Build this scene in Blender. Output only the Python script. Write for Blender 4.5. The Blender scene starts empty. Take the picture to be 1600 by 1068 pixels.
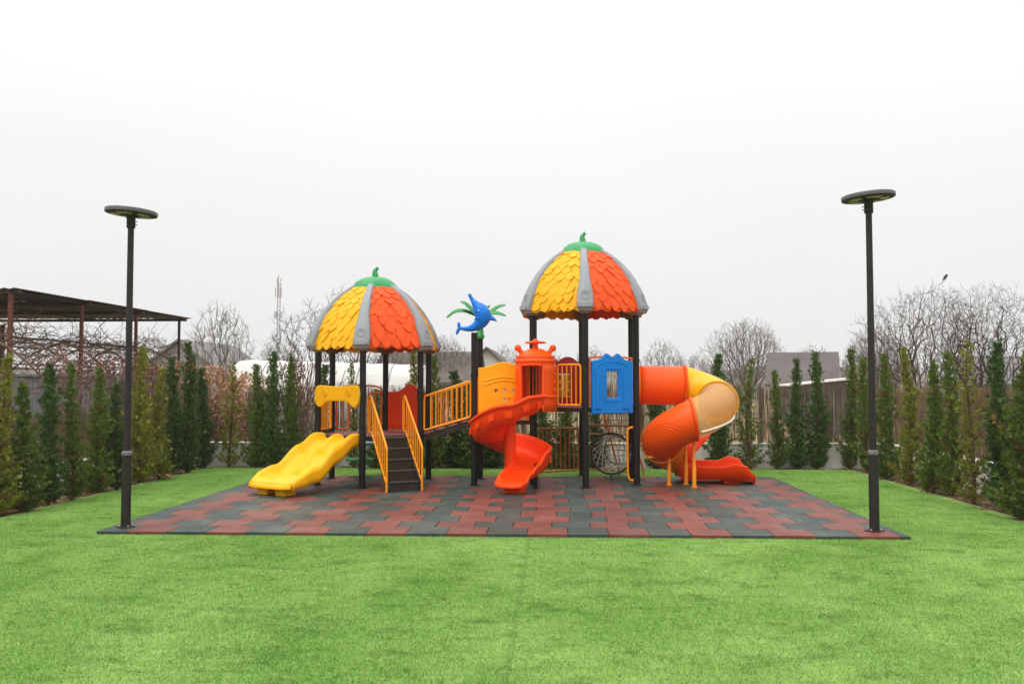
import bpy, bmesh, math, random
import numpy as np
from mathutils import Matrix, Vector
R = math.radians
PI = math.pi
rnd = random.Random(7)
scn = bpy.context.scene
col = scn.collection

# ------------------------------------------------------------------ camera
CAM = Vector((0.7404, -11.3206, 1.84))
YAW, PITCH, ROLL, FPX = 0.04696, 0.04482, -0.00091, 1433.8
fwd = Vector((-math.sin(YAW) * math.cos(PITCH), math.cos(YAW) * math.cos(PITCH), math.sin(PITCH)))
rgt = Vector((math.cos(YAW), math.sin(YAW), 0))
upv = rgt.cross(fwd)
cr, sr = math.cos(ROLL), math.sin(ROLL)
rgt, upv = cr * rgt + sr * upv, -sr * rgt + cr * upv
cd = bpy.data.cameras.new('camera')
cam = bpy.data.objects.new('camera', cd)
col.objects.link(cam)
cam.matrix_world = Matrix(((rgt.x, upv.x, -fwd.x, CAM.x), (rgt.y, upv.y, -fwd.y, CAM.y), (rgt.z, upv.z, -fwd.z, CAM.z), (0, 0, 0, 1)))
cd.sensor_fit = 'HORIZONTAL'; cd.sensor_width = 36; cd.lens = FPX / 1600 * 36
cd.clip_start = 0.05; cd.clip_end = 3000
scn.camera = cam

# ------------------------------------------------------------------ sky, sun, exposure
w = bpy.data.worlds.new('World'); scn.world = w; w.use_nodes = True
nt = w.node_tree; nt.nodes.clear()
SUN_EL, SUN_AZ = R(58), R(215)     # azimuth clockwise from +Y
def wn(t, **k):
    n = nt.nodes.new(t)
    for a, b in k.items(): setattr(n, a, b)
    return n
sky = wn('ShaderNodeTexSky', sky_type='NISHITA', sun_disc=False, sun_elevation=SUN_EL, sun_rotation=SUN_AZ, dust_density=6.0, air_density=1.0)
hs = wn('ShaderNodeHueSaturation'); hs.inputs['Saturation'].default_value = 0.12
bg1 = wn('ShaderNodeBackground'); bg1.inputs['Strength'].default_value = 0.10
tc = wn('ShaderNodeTexCoord'); sep = wn('ShaderNodeSeparateXYZ')
mr = wn('ShaderNodeMapRange'); mr.inputs['From Min'].default_value = -0.02; mr.inputs['From Max'].default_value = 1.0
ramp = wn('ShaderNodeValToRGB')
SKY = [(0.0, (0.85, 0.856, 0.86)), (0.10, (0.90, 0.906, 0.91)), (0.25, (0.98, 0.98, 0.977)), (0.42, (1.15, 1.15, 1.145)), (0.7, (1.9, 1.9, 1.89)), (1.0, (2.7, 2.7, 2.69))]
els = ramp.color_ramp.elements
els[0].position, els[0].color = SKY[0][0], (*SKY[0][1], 1)
els[1].position, els[1].color = SKY[-1][0], (*SKY[-1][1], 1)
for p_, c_ in SKY[1:-1]:
    e = els.new(p_); e.color = (*c_, 1)
cn = wn('ShaderNodeTexNoise'); cn.inputs['Scale'].default_value = 1.6; cn.inputs['Detail'].default_value = 3
mp = wn('ShaderNodeMapping'); mp.inputs['Scale'].default_value = (1, 1, 2.2)
cm = wn('ShaderNodeMapRange'); cm.inputs['From Min'].default_value = 0.3; cm.inputs['From Max'].default_value = 0.7
cm.inputs['To Min'].default_value = 0.965; cm.inputs['To Max'].default_value = 1.03
ml = wn('ShaderNodeVectorMath', operation='SCALE')
bg2 = wn('ShaderNodeBackground'); bg2.inputs['Strength'].default_value = 1.0
mix = wn('ShaderNodeMixShader'); mix.inputs[0].default_value = 0.93
out = wn('ShaderNodeOutputWorld')
L = nt.links.new
L(sky.outputs[0], hs.inputs['Color']); L(hs.outputs[0], bg1.inputs['Color'])
L(tc.outputs['Generated'], sep.inputs[0]); L(sep.outputs['Z'], mr.inputs['Value']); L(mr.outputs[0], ramp.inputs[0])
L(tc.outputs['Generated'], mp.inputs[0]); L(mp.outputs[0], cn.inputs['Vector']); L(cn.outputs[0], cm.inputs['Value'])
L(ramp.outputs[0], ml.inputs[0]); L(cm.outputs[0], ml.inputs['Scale']); L(ml.outputs[0], bg2.inputs['Color'])
L(bg1.outputs[0], mix.inputs[1]); L(bg2.outputs[0], mix.inputs[2]); L(mix.outputs[0], out.inputs[0])

sd = bpy.data.lights.new('sun', 'SUN'); sd.energy = 1.2; sd.angle = R(35); sd.color = (1.0, 0.97, 0.93)
so = bpy.data.objects.new('sun', sd); col.objects.link(so)
sdir = Vector((math.sin(SUN_AZ) * math.cos(SUN_EL), math.cos(SUN_AZ) * math.cos(SUN_EL), math.sin(SUN_EL)))
so.rotation_euler = sdir.to_track_quat('Z', 'Y').to_euler(); so.location = (0, 0, 30)
vs = scn.view_settings
vs.view_transform = 'Standard'; vs.look = 'None'; vs.exposure = 0.0; vs.gamma = 1.0; vs.use_curve_mapping = False
scn.render.engine = 'CYCLES'
cy = scn.cycles
cy.use_denoising = True
try: cy.denoiser = 'OPENIMAGEDENOISE'
except Exception: pass
cy.max_bounces = 8; cy.diffuse_bounces = 4; cy.glossy_bounces = 3; cy.transmission_bounces = 6; cy.transparent_max_bounces = 12; cy.volume_bounces = 1
cy.caustics_reflective = False; cy.caustics_refractive = False

# ------------------------------------------------------------------ helpers
def at(px, py, Y):
    """point at world depth Y seen at photo pixel (1600 wide)"""
    d = fwd + rgt * ((px - 800) / FPX) - upv * ((py - 534) / FPX)
    return CAM + d * ((Y - CAM.y) / d.y)
def gx(px, py, z=0.0):
    d = fwd + rgt * ((px - 800) / FPX) - upv * ((py - 534) / FPX)
    return CAM + d * ((z - CAM.z) / d.z)
def s2l(r, g, b):
    f = lambda c: (c / 255 / 12.92) if c / 255 <= 0.04045 else ((c / 255 + 0.055) / 1.055) ** 2.4
    return (f(r), f(g), f(b))
MATS = {}
def M(name, c, rough=0.5, spec=0.5, var=None, bump=None, c2=None, rand=0.0, trans=0.0, stretch=None, metal=0.0, coat=0.0):
    """procedural principled material; var=(scale, amount or mix with c2), bump=(scale, strength, dist)"""
    m = bpy.data.materials.new(name); m.use_nodes = True
    n = m.node_tree.nodes; l = m.node_tree.links.new
    b = n['Principled BSDF']
    b.inputs['Base Color'].default_value = (*c, 1); b.inputs['Roughness'].default_value = rough
    b.inputs['Specular IOR Level'].default_value = spec; b.inputs['Metallic'].default_value = metal
    b.inputs['Coat Weight'].default_value = coat
    geo = n.new('ShaderNodeNewGeometry')
    pos = geo.outputs['Position']
    if stretch:
        q = n.new('ShaderNodeMapping'); q.inputs['Scale'].default_value = stretch; l(pos, q.inputs[0]); pos = q.outputs[0]
    cout = None
    if var:
        t = n.new('ShaderNodeTexNoise'); t.inputs['Scale'].default_value = var[0]; t.inputs['Detail'].default_value = 5; t.inputs['Roughness'].default_value = 0.6
        l(pos, t.inputs['Vector'])
        mr_ = n.new('ShaderNodeMapRange'); mr_.inputs['From Min'].default_value = 0.32; mr_.inputs['From Max'].default_value = 0.68
        l(t.outputs[0], mr_.inputs['Value'])
        mx = n.new('ShaderNodeMix'); mx.data_type = 'RGBA'
        a = var[1]
        mx.inputs['A'].default_value = (*[x * (1 - a) for x in c], 1)
        mx.inputs['B'].default_value = (*(c2 if c2 else [min(1, x * (1 + a)) for x in c]), 1)
        l(mr_.outputs[0], mx.inputs['Factor']); cout = mx.outputs['Result']
    if rand:
        oi = n.new('ShaderNodeObjectInfo')
        m2 = n.new('ShaderNodeMapRange'); m2.inputs['To Min'].default_value = 1 - rand; m2.inputs['To Max'].default_value = 1 + rand
        l(oi.outputs['Random'], m2.inputs['Value'])
        v = n.new('ShaderNodeVectorMath'); v.operation = 'SCALE'
        if cout: l(cout, v.inputs[0])
        else: v.inputs[0].default_value = c
        l(m2.outputs[0], v.inputs['Scale']); cout = v.outputs[0]
    if cout: l(cout, b.inputs['Base Color'])
    if bump:
        t2 = n.new('ShaderNodeTexNoise'); t2.inputs['Scale'].default_value = bump[0]; t2.inputs['Detail'].default_value = 4
        l(pos, t2.inputs['Vector'])
        bp = n.new('ShaderNodeBump'); bp.inputs['Strength'].default_value = bump[1]; bp.inputs['Distance'].default_value = bump[2] if len(bump) > 2 else 0.01
        l(t2.outputs[0], bp.inputs['Height']); l(bp.outputs[0], b.inputs['Normal'])
    if trans:
        tr = n.new('ShaderNodeBsdfTranslucent'); ms = n.new('ShaderNodeMixShader'); ms.inputs[0].default_value = trans
        if cout: l(cout, tr.inputs['Color'])
        else: tr.inputs['Color'].default_value = (*c, 1)
        l(b.outputs[0], ms.inputs[1]); l(tr.outputs[0], ms.inputs[2]); l(ms.outputs[0], n['Material Output'].inputs[0])
    MATS[name] = m
    return m

class MB:
    def __init__(s): s.v = []; s.f = []; s.mi = []; s.cur = 0
    def add(s, vs_, fs):
        o = len(s.v); s.v += [tuple(v) for v in vs_]
        for f in fs: s.f.append(tuple(i + o for i in f)); s.mi.append(s.cur)
        return s
    def hexa(s, P):
        return s.add(P, [(0, 3, 2, 1), (4, 5, 6, 7), (0, 1, 5, 4), (1, 2, 6, 5), (2, 3, 7, 6), (3, 0, 4, 7)])
    def box(s, c, d, mat=None):
        x, y, z = [k / 2 for k in d]; c = Vector(c)
        P = [Vector(p) for p in ((-x, -y, -z), (x, -y, -z), (x, y, -z), (-x, y, -z), (-x, -y, z), (x, -y, z), (x, y, z), (-x, y, z))]
        if mat: P = [mat @ p for p in P]
        return s.hexa([p + c for p in P])
    def bar(s, a, b, wx, wz, up=Vector((0, 0, 1))):
        """rectangular bar a-b, wx across, wz along up"""
        a = Vector(a); b = Vector(b); t = (b - a).normalized(); x = t.cross(up).normalized(); u = x.cross(t)
        P = []
        for q in (a, b):
            P += [q - x * wx / 2 - u * wz / 2, q + x * wx / 2 - u * wz / 2, q + x * wx / 2 + u * wz / 2, q - x * wx / 2 + u * wz / 2]
        return s.hexa(P)
    def rings(s, rings, closed=True, cap0=True, cap1=True, loop=False):
        n = len(rings[0]); V = [p for r_ in rings for p in r_]; F = []
        m = len(rings)
        for i in range(m if loop else m - 1):
            a = i * n; b = ((i + 1) % m) * n
            for j in range(n if closed else n - 1):
                k = (j + 1) % n
                F.append((a + j, a + k, b + k, b + j))
        if closed and not loop:
            if cap0: F.append(tuple(range(n - 1, -1, -1)))
            if cap1: F.append(tuple(range((m - 1) * n, m * n)))
        return s.add(V, F)
    def tube(s, path, r, seg=8, cap=True, loop=False, flat=None):
        P = [Vector(p) for p in path]; n = len(P)
        rr = r if isinstance(r, (list, tuple)) else [r] * n
        T = []
        for i in range(n):
            if loop: t = P[(i + 1) % n] - P[i - 1]
            else: t = P[min(i + 1, n - 1)] - P[max(i - 1, 0)]
            T.append(t.normalized())
        x = T[0].orthogonal().normalized()
        if flat is not None:
            x = (Vector(flat) - T[0] * T[0].dot(Vector(flat))).normalized()
        rings = []
        for i in range(n):
            if i: x = (x - T[i] * x.dot(T[i])).normalized()
            y = T[i].cross(x)
            ra, rb = rr[i] if isinstance(rr[i], (tuple, list)) else (rr[i], rr[i])
            rings.append([P[i] + x * (math.cos(2 * PI * j / seg) * ra) + y * (math.sin(2 * PI * j / seg) * rb) for j in range(seg)])
        return s.rings(rings, True, cap, cap, loop)
    def lathe(s, prof, seg=24, c=(0, 0, 0), fn=None, a0=0, a1=2 * PI):
        c = Vector(c); full = abs(a1 - a0 - 2 * PI) < 1e-6; k = seg if full else seg + 1
        rings = []
        for (r_, z) in prof:
            ring = []
            for j in range(k):
                a = a0 + (a1 - a0) * j / seg; q = r_ * (fn(a, z) if fn else 1)
                ring.append(c + Vector((q * math.cos(a), q * math.sin(a), z)))
            rings.append(ring)
        return s.rings(rings, full)
    def ball(s, c, r, seg=14):
        rx, ry, rz = r if isinstance(r, (tuple, list)) else (r, r, r); c = Vector(c)
        rings = []
        m = seg // 2
        for i in range(1, m):
            a = PI * i / m
            rings.append([c + Vector((rx * math.sin(a) * math.cos(2 * PI * j / seg), ry * math.sin(a) * math.sin(2 * PI * j / seg), -rz * math.cos(a))) for j in range(seg)])
        return s.rings(rings)
    def mesh(s, name, mats, smooth=True, angle=40):
        me = bpy.data.meshes.new(name); me.from_pydata(s.v, [], s.f)
        for m in (mats if isinstance(mats, (list, tuple)) else [mats]): me.materials.append(MATS[m] if isinstance(m, str) else m)
        if any(s.mi): me.polygons.foreach_set('material_index', s.mi)
        if smooth:
            me.polygons.foreach_set('use_smooth', [True] * len(me.polygons))
            me.set_sharp_from_angle(angle=R(angle))
        me.update()
        return me
    def build(s, name, mats, parent=None, smooth=True, angle=40, solid=0, bevel=0, local=False):
        return put(name, s.mesh(name, mats, smooth, angle), parent, solid, bevel, local)
OFF = {}
def put(name, me, parent=None, solid=0, bevel=0, local=False, loc=None):
    o = bpy.data.objects.new(name, me); col.objects.link(o)
    if parent is not None:
        o.parent = parent
        if not local: o.location = -OFF.get(parent.name, Vector((0, 0, 0)))
    if loc is not None: o.location = loc
    if solid:
        md = o.modifiers.new('solid', 'SOLIDIFY'); md.thickness = abs(solid); md.offset = -1 if solid > 0 else 1
    if bevel:
        md = o.modifiers.new('bevel', 'BEVEL'); md.width = bevel; md.segments = 2; md.limit_method = 'ANGLE'; md.angle_limit = R(50)
    return o
def tag(o, label=None, cat=None, group=None, kind=None):
    if label: o['label'] = label
    if cat: o['category'] = cat
    if group: o['group'] = group
    if kind: o['kind'] = kind
    return o
def thing(name, label, cat, loc=(0, 0, 0), rz=0, group=None):
    o = bpy.data.objects.new(name, None); col.objects.link(o); o.empty_display_size = 0.2
    o.location = loc; o.rotation_euler = (0, 0, rz); OFF[o.name] = Vector(loc)
    return tag(o, label, cat, group)
def panel2d(name, outer, holes, thick, bev, mat, parent, A, ex, nrm=None, ez=Vector((0, 0, 1))):
    """moulded panel with holes: outline in (u,v); A origin, ex along u, ez along v"""
    cu = bpy.data.curves.new(name, 'CURVE'); cu.dimensions = '2D'; cu.fill_mode = 'BOTH'
    cu.extrude = max(thick / 2 - bev, 0.0005); cu.bevel_depth = bev; cu.bevel_resolution = 2
    for ptsx in [outer] + list(holes):
        sp = cu.splines.new('POLY'); sp.points.add(len(ptsx) - 1); sp.use_cyclic_u = True
        for i, (u, v) in enumerate(ptsx): sp.points[i].co = (u, v, 0, 1)
    tmp = bpy.data.objects.new('tmp', cu); col.objects.link(tmp)
    dg = bpy.context.evaluated_depsgraph_get()
    me = bpy.data.meshes.new_from_object(tmp.evaluated_get(dg)); me.name = name
    bpy.data.objects.remove(tmp); bpy.data.curves.remove(cu)
    ex = Vector(ex).normalized(); n = ex.cross(ez)
    mt = Matrix(((ex.x, ez.x, n.x, A[0]), (ex.y, ez.y, n.y, A[1]), (ex.z, ez.z, n.z, A[2]), (0, 0, 0, 1)))
    me.transform(mt); me.materials.clear(); me.materials.append(MATS[mat])
    me.polygons.foreach_set('use_smooth', [True] * len(me.polygons)); me.set_sharp_from_angle(angle=R(35)); me.update()
    return put(name, me, parent)
def rrect(u0, v0, u1, v1, r, n=5):
    P = []
    for cx, cy_, a in ((u1 - r, v0 + r, -90), (u1 - r, v1 - r, 0), (u0 + r, v1 - r, 90), (u0 + r, v0 + r, 180)):
        for i in range(n + 1):
            t = R(a + 90 * i / n); P.append((cx + r * math.cos(t), cy_ + r * math.sin(t)))
    return P
def smooth_path(P, n=6):
    P = [Vector(p) for p in P]; out_ = []
    for i in range(len(P) - 1):
        p0 = P[max(i - 1, 0)]; p1 = P[i]; p2 = P[i + 1]; p3 = P[min(i + 2, len(P) - 1)]
        for k in range(n):
            t = k / n
            out_.append(0.5 * ((2 * p1) + (p2 - p0) * t + (2 * p0 - 5 * p1 + 4 * p2 - p3) * t * t + (3 * p1 - p0 - 3 * p2 + p3) * t ** 3))
    out_.append(P[-1]); return out_
def lerp(a, b, t): return a + (b - a) * t
def interp(x, xs, ys):
    if x <= xs[0]: return ys[0]
    for i in range(len(xs) - 1):
        if x <= xs[i + 1]:
            t = (x - xs[i]) / (xs[i + 1] - xs[i]); t = t * t * (3 - 2 * t)
            return ys[i] + (ys[i + 1] - ys[i]) * t
    return ys[-1]

# ------------------------------------------------------------------ materials
M('yellow_plastic', s2l(255, 183, 0), 0.38, 0.3, var=(3, 0.05), bump=(240, 0.06, 0.002), trans=0.08)
M('yellow_tube', s2l(255, 190, 0), 0.3, 0.4, var=(3, 0.05), trans=0.25)
M('yellow_soft', s2l(255, 192, 0), 0.45, 0.28, var=(4, 0.07), bump=(220, 0.06, 0.002), trans=0.28)
M('orange_plastic', s2l(255, 88, 2), 0.38, 0.25, var=(3, 0.05), bump=(240, 0.06, 0.002), trans=0.08)
M('orange_roof', s2l(255, 92, 14), 0.48, 0.28, var=(4, 0.08), bump=(220, 0.06, 0.002), trans=0.28)
M('red_plastic', s2l(255, 70, 0), 0.38, 0.2, var=(3, 0.05), bump=(240, 0.06, 0.002), trans=0.10)
M('deep_red', s2l(196, 24, 20), 0.4, 0.5, var=(3, 0.06))
M('amber_plastic', s2l(250, 148, 6), 0.36, 0.3, var=(3, 0.05), trans=0.15)
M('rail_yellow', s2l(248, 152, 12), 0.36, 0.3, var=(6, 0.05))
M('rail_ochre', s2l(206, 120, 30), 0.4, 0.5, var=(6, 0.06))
M('rail_orange', s2l(238, 108, 22), 0.38, 0.3, var=(6, 0.05))
M('blue_plastic', s2l(0, 126, 214), 0.42, 0.25, var=(3, 0.06), bump=(240, 0.06, 0.002))
M('dolphin_blue', s2l(6, 116, 218), 0.34, 0.3, var=(5, 0.07))
M('green_plastic', s2l(30, 142, 74), 0.38, 0.5, var=(4, 0.08), bump=(220, 0.06, 0.002))
M('palm_green', s2l(26, 132, 52), 0.38, 0.5, var=(5, 0.1))
M('pale_blue', s2l(120, 168, 190), 0.4, 0.5, var=(5, 0.1))
M('grey_plastic', s2l(140, 143, 147), 0.5, 0.3, var=(5, 0.05), bump=(220, 0.06, 0.002))
M('brown_plastic', s2l(120, 78, 38), 0.5, 0.5, var=(5, 0.1))
M('post_black', s2l(30, 28, 27), 0.42, 0.25, var=(8, 0.12), bump=(160, 0.03, 0.002))
M('step_brown', s2l(50, 38, 30), 0.55, 0.3, var=(14, 0.18), bump=(120, 0.15, 0.003))
M('deck_red', s2l(128, 62, 58), 0.6, 0.4, var=(14, 0.12), bump=(120, 0.15, 0.003))
M('lamp_grey', s2l(40, 35, 35), 0.5, 0.3, var=(10, 0.1), bump=(200, 0.04, 0.002))
M('lamp_rim', s2l(98, 95, 99), 0.5, 0.4, var=(10, 0.06))
M('led_yellow', s2l(176, 178, 118), 0.3, 0.6, var=(60, 0.12))
M('steel', s2l(176, 176, 172), 0.35, 0.5, metal=0.6)
M('rope', s2l(192, 186, 174), 0.8, 0.2, var=(80, 0.2))
M('dark_ring', s2l(58, 54, 52), 0.5, 0.4)
M('white_eye', s2l(150, 190, 225), 0.3, 0.5)
M('ink_black', s2l(26, 24, 24), 0.5, 0.3)
def tile_mat(name, c, c2):
    m = bpy.data.materials.new(name); m.use_nodes = True; n = m.node_tree.nodes; l = m.node_tree.links.new
    b = n['Principled BSDF']; b.inputs['Specular IOR Level'].default_value = 0.4
    g = n.new('ShaderNodeNewGeometry')
    def noise(sc, det):
        t = n.new('ShaderNodeTexNoise'); t.inputs['Scale'].default_value = sc; t.inputs['Detail'].default_value = det; t.inputs['Roughness'].default_value = 0.65; l(g.outputs['Position'], t.inputs['Vector']); return t.outputs[0]
    def rng(v, a, b_, c_, d):
        r_ = n.new('ShaderNodeMapRange'); r_.inputs[1].default_value = a; r_.inputs[2].default_value = b_; r_.inputs[3].default_value = c_; r_.inputs[4].default_value = d; l(v, r_.inputs[0]); return r_.outputs[0]
    def mixc(f, A, B):
        x = n.new('ShaderNodeMix'); x.data_type = 'RGBA'; l(f, x.inputs['Factor'])
        for k, q in (('A', A), ('B', B)):
            if isinstance(q, tuple): x.inputs[k].default_value = (*q, 1)
            else: l(q, x.inputs[k])
        return x.outputs['Result']
    oi = n.new('ShaderNodeObjectInfo')
    c_ = mixc(rng(noise(2.2, 5), .35, .66, 0, 1), c, c2)
    c_ = mixc(rng(noise(190, 2), .56, .70, 0, .5), c_, tuple(x * .45 for x in c))            # dark granules
    c_ = mixc(rng(noise(0.9, 6), .50, .74, 0, .34), c_, s2l(116, 108, 98))                  # dust film
    c_ = mixc(rng(noise(6.5, 6), .60, .74, 0, .55), c_, tuple(x * .5 for x in c))            # damp stains
    v = n.new('ShaderNodeVectorMath'); v.operation = 'SCALE'; l(c_, v.inputs[0]); l(rng(oi.outputs['Random'], 0, 1, .84, 1.16), v.inputs['Scale']); l(v.outputs[0], b.inputs['Base Color'])
    l(rng(noise(1.6, 5), .35, .68, .36, .68), b.inputs['Roughness'])
    bp = n.new('ShaderNodeBump'); bp.inputs['Strength'].default_value = .35; bp.inputs['Distance'].default_value = .003; l(noise(420, 4), bp.inputs['Height']); l(bp.outputs[0], b.inputs['Normal'])
    MATS[name] = m
tile_mat('tile_red', s2l(102, 46, 36), s2l(122, 62, 50)); tile_mat('tile_green', s2l(40, 51, 46), s2l(58, 71, 65))
M('concrete', s2l(218, 215, 205), 0.85, 0.25, var=(3.2, 0.12), bump=(40, 0.3, 0.006))
M('cap_white', s2l(226, 222, 212), 0.8, 0.25, var=(4, 0.1))
M('soil', s2l(98, 76, 58), 0.95, 0.15, var=(5, 0.4), bump=(30, 0.9, 0.04))
M('field', s2l(134, 116, 92), 0.95, 0.12, var=(0.5, 0.25), bump=(4, 0.8, 0.08), c2=s2l(150, 142, 104))
M('rubble', s2l(172, 150, 120), 0.95, 0.12, var=(3, 0.3), bump=(12, 0.9, 0.06))
M('reed', s2l(128, 104, 82), 0.8, 0.2, var=(9, 0.35), stretch=(6, 6, 0.6))
M('wire', s2l(92, 94, 92), 0.5, 0.4)
M('fence_post', s2l(116, 118, 116), 0.55, 0.4, var=(8, 0.15))
M('green_post', s2l(30, 52, 46), 0.45, 0.5)
M('rust', s2l(98, 58, 46), 0.75, 0.3, var=(7, 0.3), bump=(60, 0.3, 0.004))
M('dark_post', s2l(62, 50, 46), 0.7, 0.3, var=(7, 0.2))
M('roof_sheet', s2l(74, 66, 60), 0.75, 0.3, var=(1.2, 0.3), c2=s2l(96, 74, 60))
M('vine', s2l(106, 84, 70), 0.85, 0.2, var=(3, 0.3))
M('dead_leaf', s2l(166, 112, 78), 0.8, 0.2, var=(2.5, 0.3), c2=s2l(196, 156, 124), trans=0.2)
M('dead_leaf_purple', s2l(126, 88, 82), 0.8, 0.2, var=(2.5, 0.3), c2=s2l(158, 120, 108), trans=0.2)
M('bark', s2l(72, 62, 58), 0.9, 0.15, var=(6, 0.25))
M('bark_grey', s2l(98, 89, 84), 0.9, 0.15, var=(6, 0.25))
M('bark_red', s2l(74, 58, 54), 0.9, 0.15, var=(6, 0.25))
M('conifer_bark', s2l(92, 66, 48), 0.9, 0.15, var=(12, 0.25))
M('conifer_green', s2l(90, 110, 38), 0.55, 0.3, var=(13, 0.5), rand=0.14, trans=0.16)
M('conifer_dark', s2l(64, 90, 36), 0.55, 0.3, var=(13, 0.5), rand=0.12, trans=0.14)
M('conifer_olive', s2l(120, 124, 40), 0.55, 0.3, var=(13, 0.5), rand=0.12, trans=0.18)
M('conifer_rust', s2l(120, 96, 52), 0.7, 0.2, var=(6, 0.3), trans=0.2)
M('poly_white', s2l(208, 208, 202), 0.5, 0.3, var=(0.9, 0.1), bump=(2.2, 0.6, 0.08), trans=0.2)
M('house_wall', s2l(200, 194, 184), 0.85, 0.2, var=(1.5, 0.1))
M('house_grey', s2l(150, 148, 146), 0.85, 0.2, var=(1.5, 0.12))
M('roof_grey', s2l(126, 122, 120), 0.8, 0.25, var=(1.3, 0.15), bump=(9, 0.5, 0.04))
M('roof_brown', s2l(100, 90, 84), 0.85, 0.2, var=(1.3, 0.18), bump=(9, 0.5, 0.04))
M('roof_mauve', s2l(98, 91, 89), 0.85, 0.2, var=(1.3, 0.15), bump=(9, 0.5, 0.04))
M('shed_grey', s2l(112, 116, 118), 0.75, 0.25, var=(2, 0.2))
M('metal_sheet', s2l(140, 146, 154), 0.5, 0.4, var=(3, 0.15))
M('window_dark', s2l(40, 44, 50), 0.15, 0.6)
M('dark_plank', s2l(84, 78, 74), 0.9, 0.15, var=(4, 0.25))
M('tarp', s2l(74, 76, 82), 0.6, 0.3, var=(2, 0.25))
M('hill', s2l(112, 104, 96), 0.95, 0.1, var=(0.15, 0.3))
M('mast_steel', s2l(140, 138, 140), 0.6, 0.3)
M('mast_red', s2l(176, 160, 160), 0.6, 0.3)
M('bird_dark', s2l(52, 50, 52), 0.7, 0.3)
# clear polycarbonate; amber colour painted in for the glow of the yellow inside
m = bpy.data.materials.new('clear_plastic'); m.use_nodes = True; n = m.node_tree.nodes; l = m.node_tree.links.new
n.clear(); o_ = n.new('ShaderNodeOutputMaterial'); tr = n.new('ShaderNodeBsdfTransparent'); tr.inputs[0].default_value = (0.97, 0.94, 0.88, 1)
df = n.new('ShaderNodeBsdfPrincipled'); df.inputs['Base Color'].default_value = (0.98, 0.66, 0.28, 1); df.inputs['Roughness'].default_value = 0.22; df.inputs['Specular IOR Level'].default_value = 0.3
mx = n.new('ShaderNodeMixShader'); mx.inputs[0].default_value = 0.24
l(tr.outputs[0], mx.inputs[1]); l(df.outputs[0], mx.inputs[2]); l(mx.outputs[0], o_.inputs[0]); MATS['clear_plastic'] = m
# artificial turf: pile colour with lay and wear patches, seams between the rolls
def turf(name, gain):
    m = bpy.data.materials.new(name); m.use_nodes = True; n = m.node_tree.nodes; l = m.node_tree.links.new
    b = n['Principled BSDF']; b.inputs['Roughness'].default_value = 0.62; b.inputs['Specular IOR Level'].default_value = 0.3
    g = n.new('ShaderNodeNewGeometry')
    def noise(sc, det, st):
        q = n.new('ShaderNodeMapping'); q.inputs['Scale'].default_value = st; l(g.outputs['Position'], q.inputs[0])
        t = n.new('ShaderNodeTexNoise'); t.inputs['Scale'].default_value = sc; t.inputs['Detail'].default_value = det; t.inputs['Roughness'].default_value = 0.62; l(q.outputs[0], t.inputs['Vector'])
        return t.outputs[0]
    def rng(v, a, b_, c, d):
        r_ = n.new('ShaderNodeMapRange'); r_.inputs[1].default_value = a; r_.inputs[2].default_value = b_; r_.inputs[3].default_value = c; r_.inputs[4].default_value = d
        l(v, r_.inputs[0]); return r_.outputs[0]
    def mixc(f, A, B):
        x = n.new('ShaderNodeMix'); x.data_type = 'RGBA'
        l(f, x.inputs['Factor'])
        for k, q in (('A', A), ('B', B)):
            if isinstance(q, tuple): x.inputs[k].default_value = (*[c * gain for c in q], 1)
            else: l(q, x.inputs[k])
        return x.outputs['Result']
    c1 = mixc(rng(noise(0.55, 4, (1, 0.8, 1)), 0.36, 0.66, 0, 1), s2l(116, 158, 64), s2l(151, 186, 98))
    c2 = mixc(rng(noise(2.7, 8, (0.8, 1.25, 1)), 0.50, 0.74, 0, 0.75), c1, s2l(76, 122, 36))
    c3 = mixc(rng(noise(16, 4, (0.6, 1.5, 1)), 0.56, 0.74, 0, 0.6), c2, s2l(178, 200, 124))
    c3 = mixc(rng(noise(9, 5, (0.6, 1.5, 1)), 0.58, 0.72, 0, 0.6), c3, s2l(66, 110, 30))
    sx = n.new('ShaderNodeSeparateXYZ'); l(g.outputs['Position'], sx.inputs[0])
    md = n.new('ShaderNodeMath'); md.operation = 'PINGPONG'; md.inputs[1].default_value = 9.0
    sb = n.new('ShaderNodeMath'); sb.operation = 'SUBTRACT'; sb.inputs[1].default_value = 0.42; l(sx.outputs[0], sb.inputs[0]); l(sb.outputs[0], md.inputs[0])
    c4 = mixc(rng(md.outputs[0], 0.01, 0.035, 0.3, 0), c3, s2l(76, 122, 40))
    l(c4, b.inputs['Base Color'])
    MATS[name] = m
turf('turf_base', 0.75); turf('turf_blade', 1.0)

# ------------------------------------------------------------------ setting: ground, field, hill, lawn, soil
Z0 = -0.045
mb = MB(); mb.add([(-700, -300, -0.075), (700, -300, -0.075), (700, 900, -0.075), (-700, 900, -0.075)], [(0, 1, 2, 3)])
tag(mb.build('field_ground', 'field'), kind='structure')
def sheet(name, x0, x1, y0, y1, nx, ny, zf, mat):
    mb = MB(); V = []; F = []
    for j in range(ny + 1):
        for i in range(nx + 1):
            x = lerp(x0, x1, i / nx); y = lerp(y0, y1, j / ny); V.append((x, y, zf(x, y)))
    for j in range(ny):
        for i in range(nx):
            a = j * (nx + 1) + i; F.append((a, a + 1, a + nx + 2, a + nx + 1))
    mb.add(V, F); return tag(mb.build(name, mat, angle=80), kind='structure')
def nz(x, y, s=1.0): return math.sin(x * 1.7 * s + 1.3 * math.sin(y * 1.1 * s)) * math.cos(y * 1.9 * s + 0.7 * math.sin(x * 2.3 * s))
lb = random.Random(3)
LAWN_L, LAWN_R, LAWN_B = -7.1, 7.2, 9.0
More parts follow.
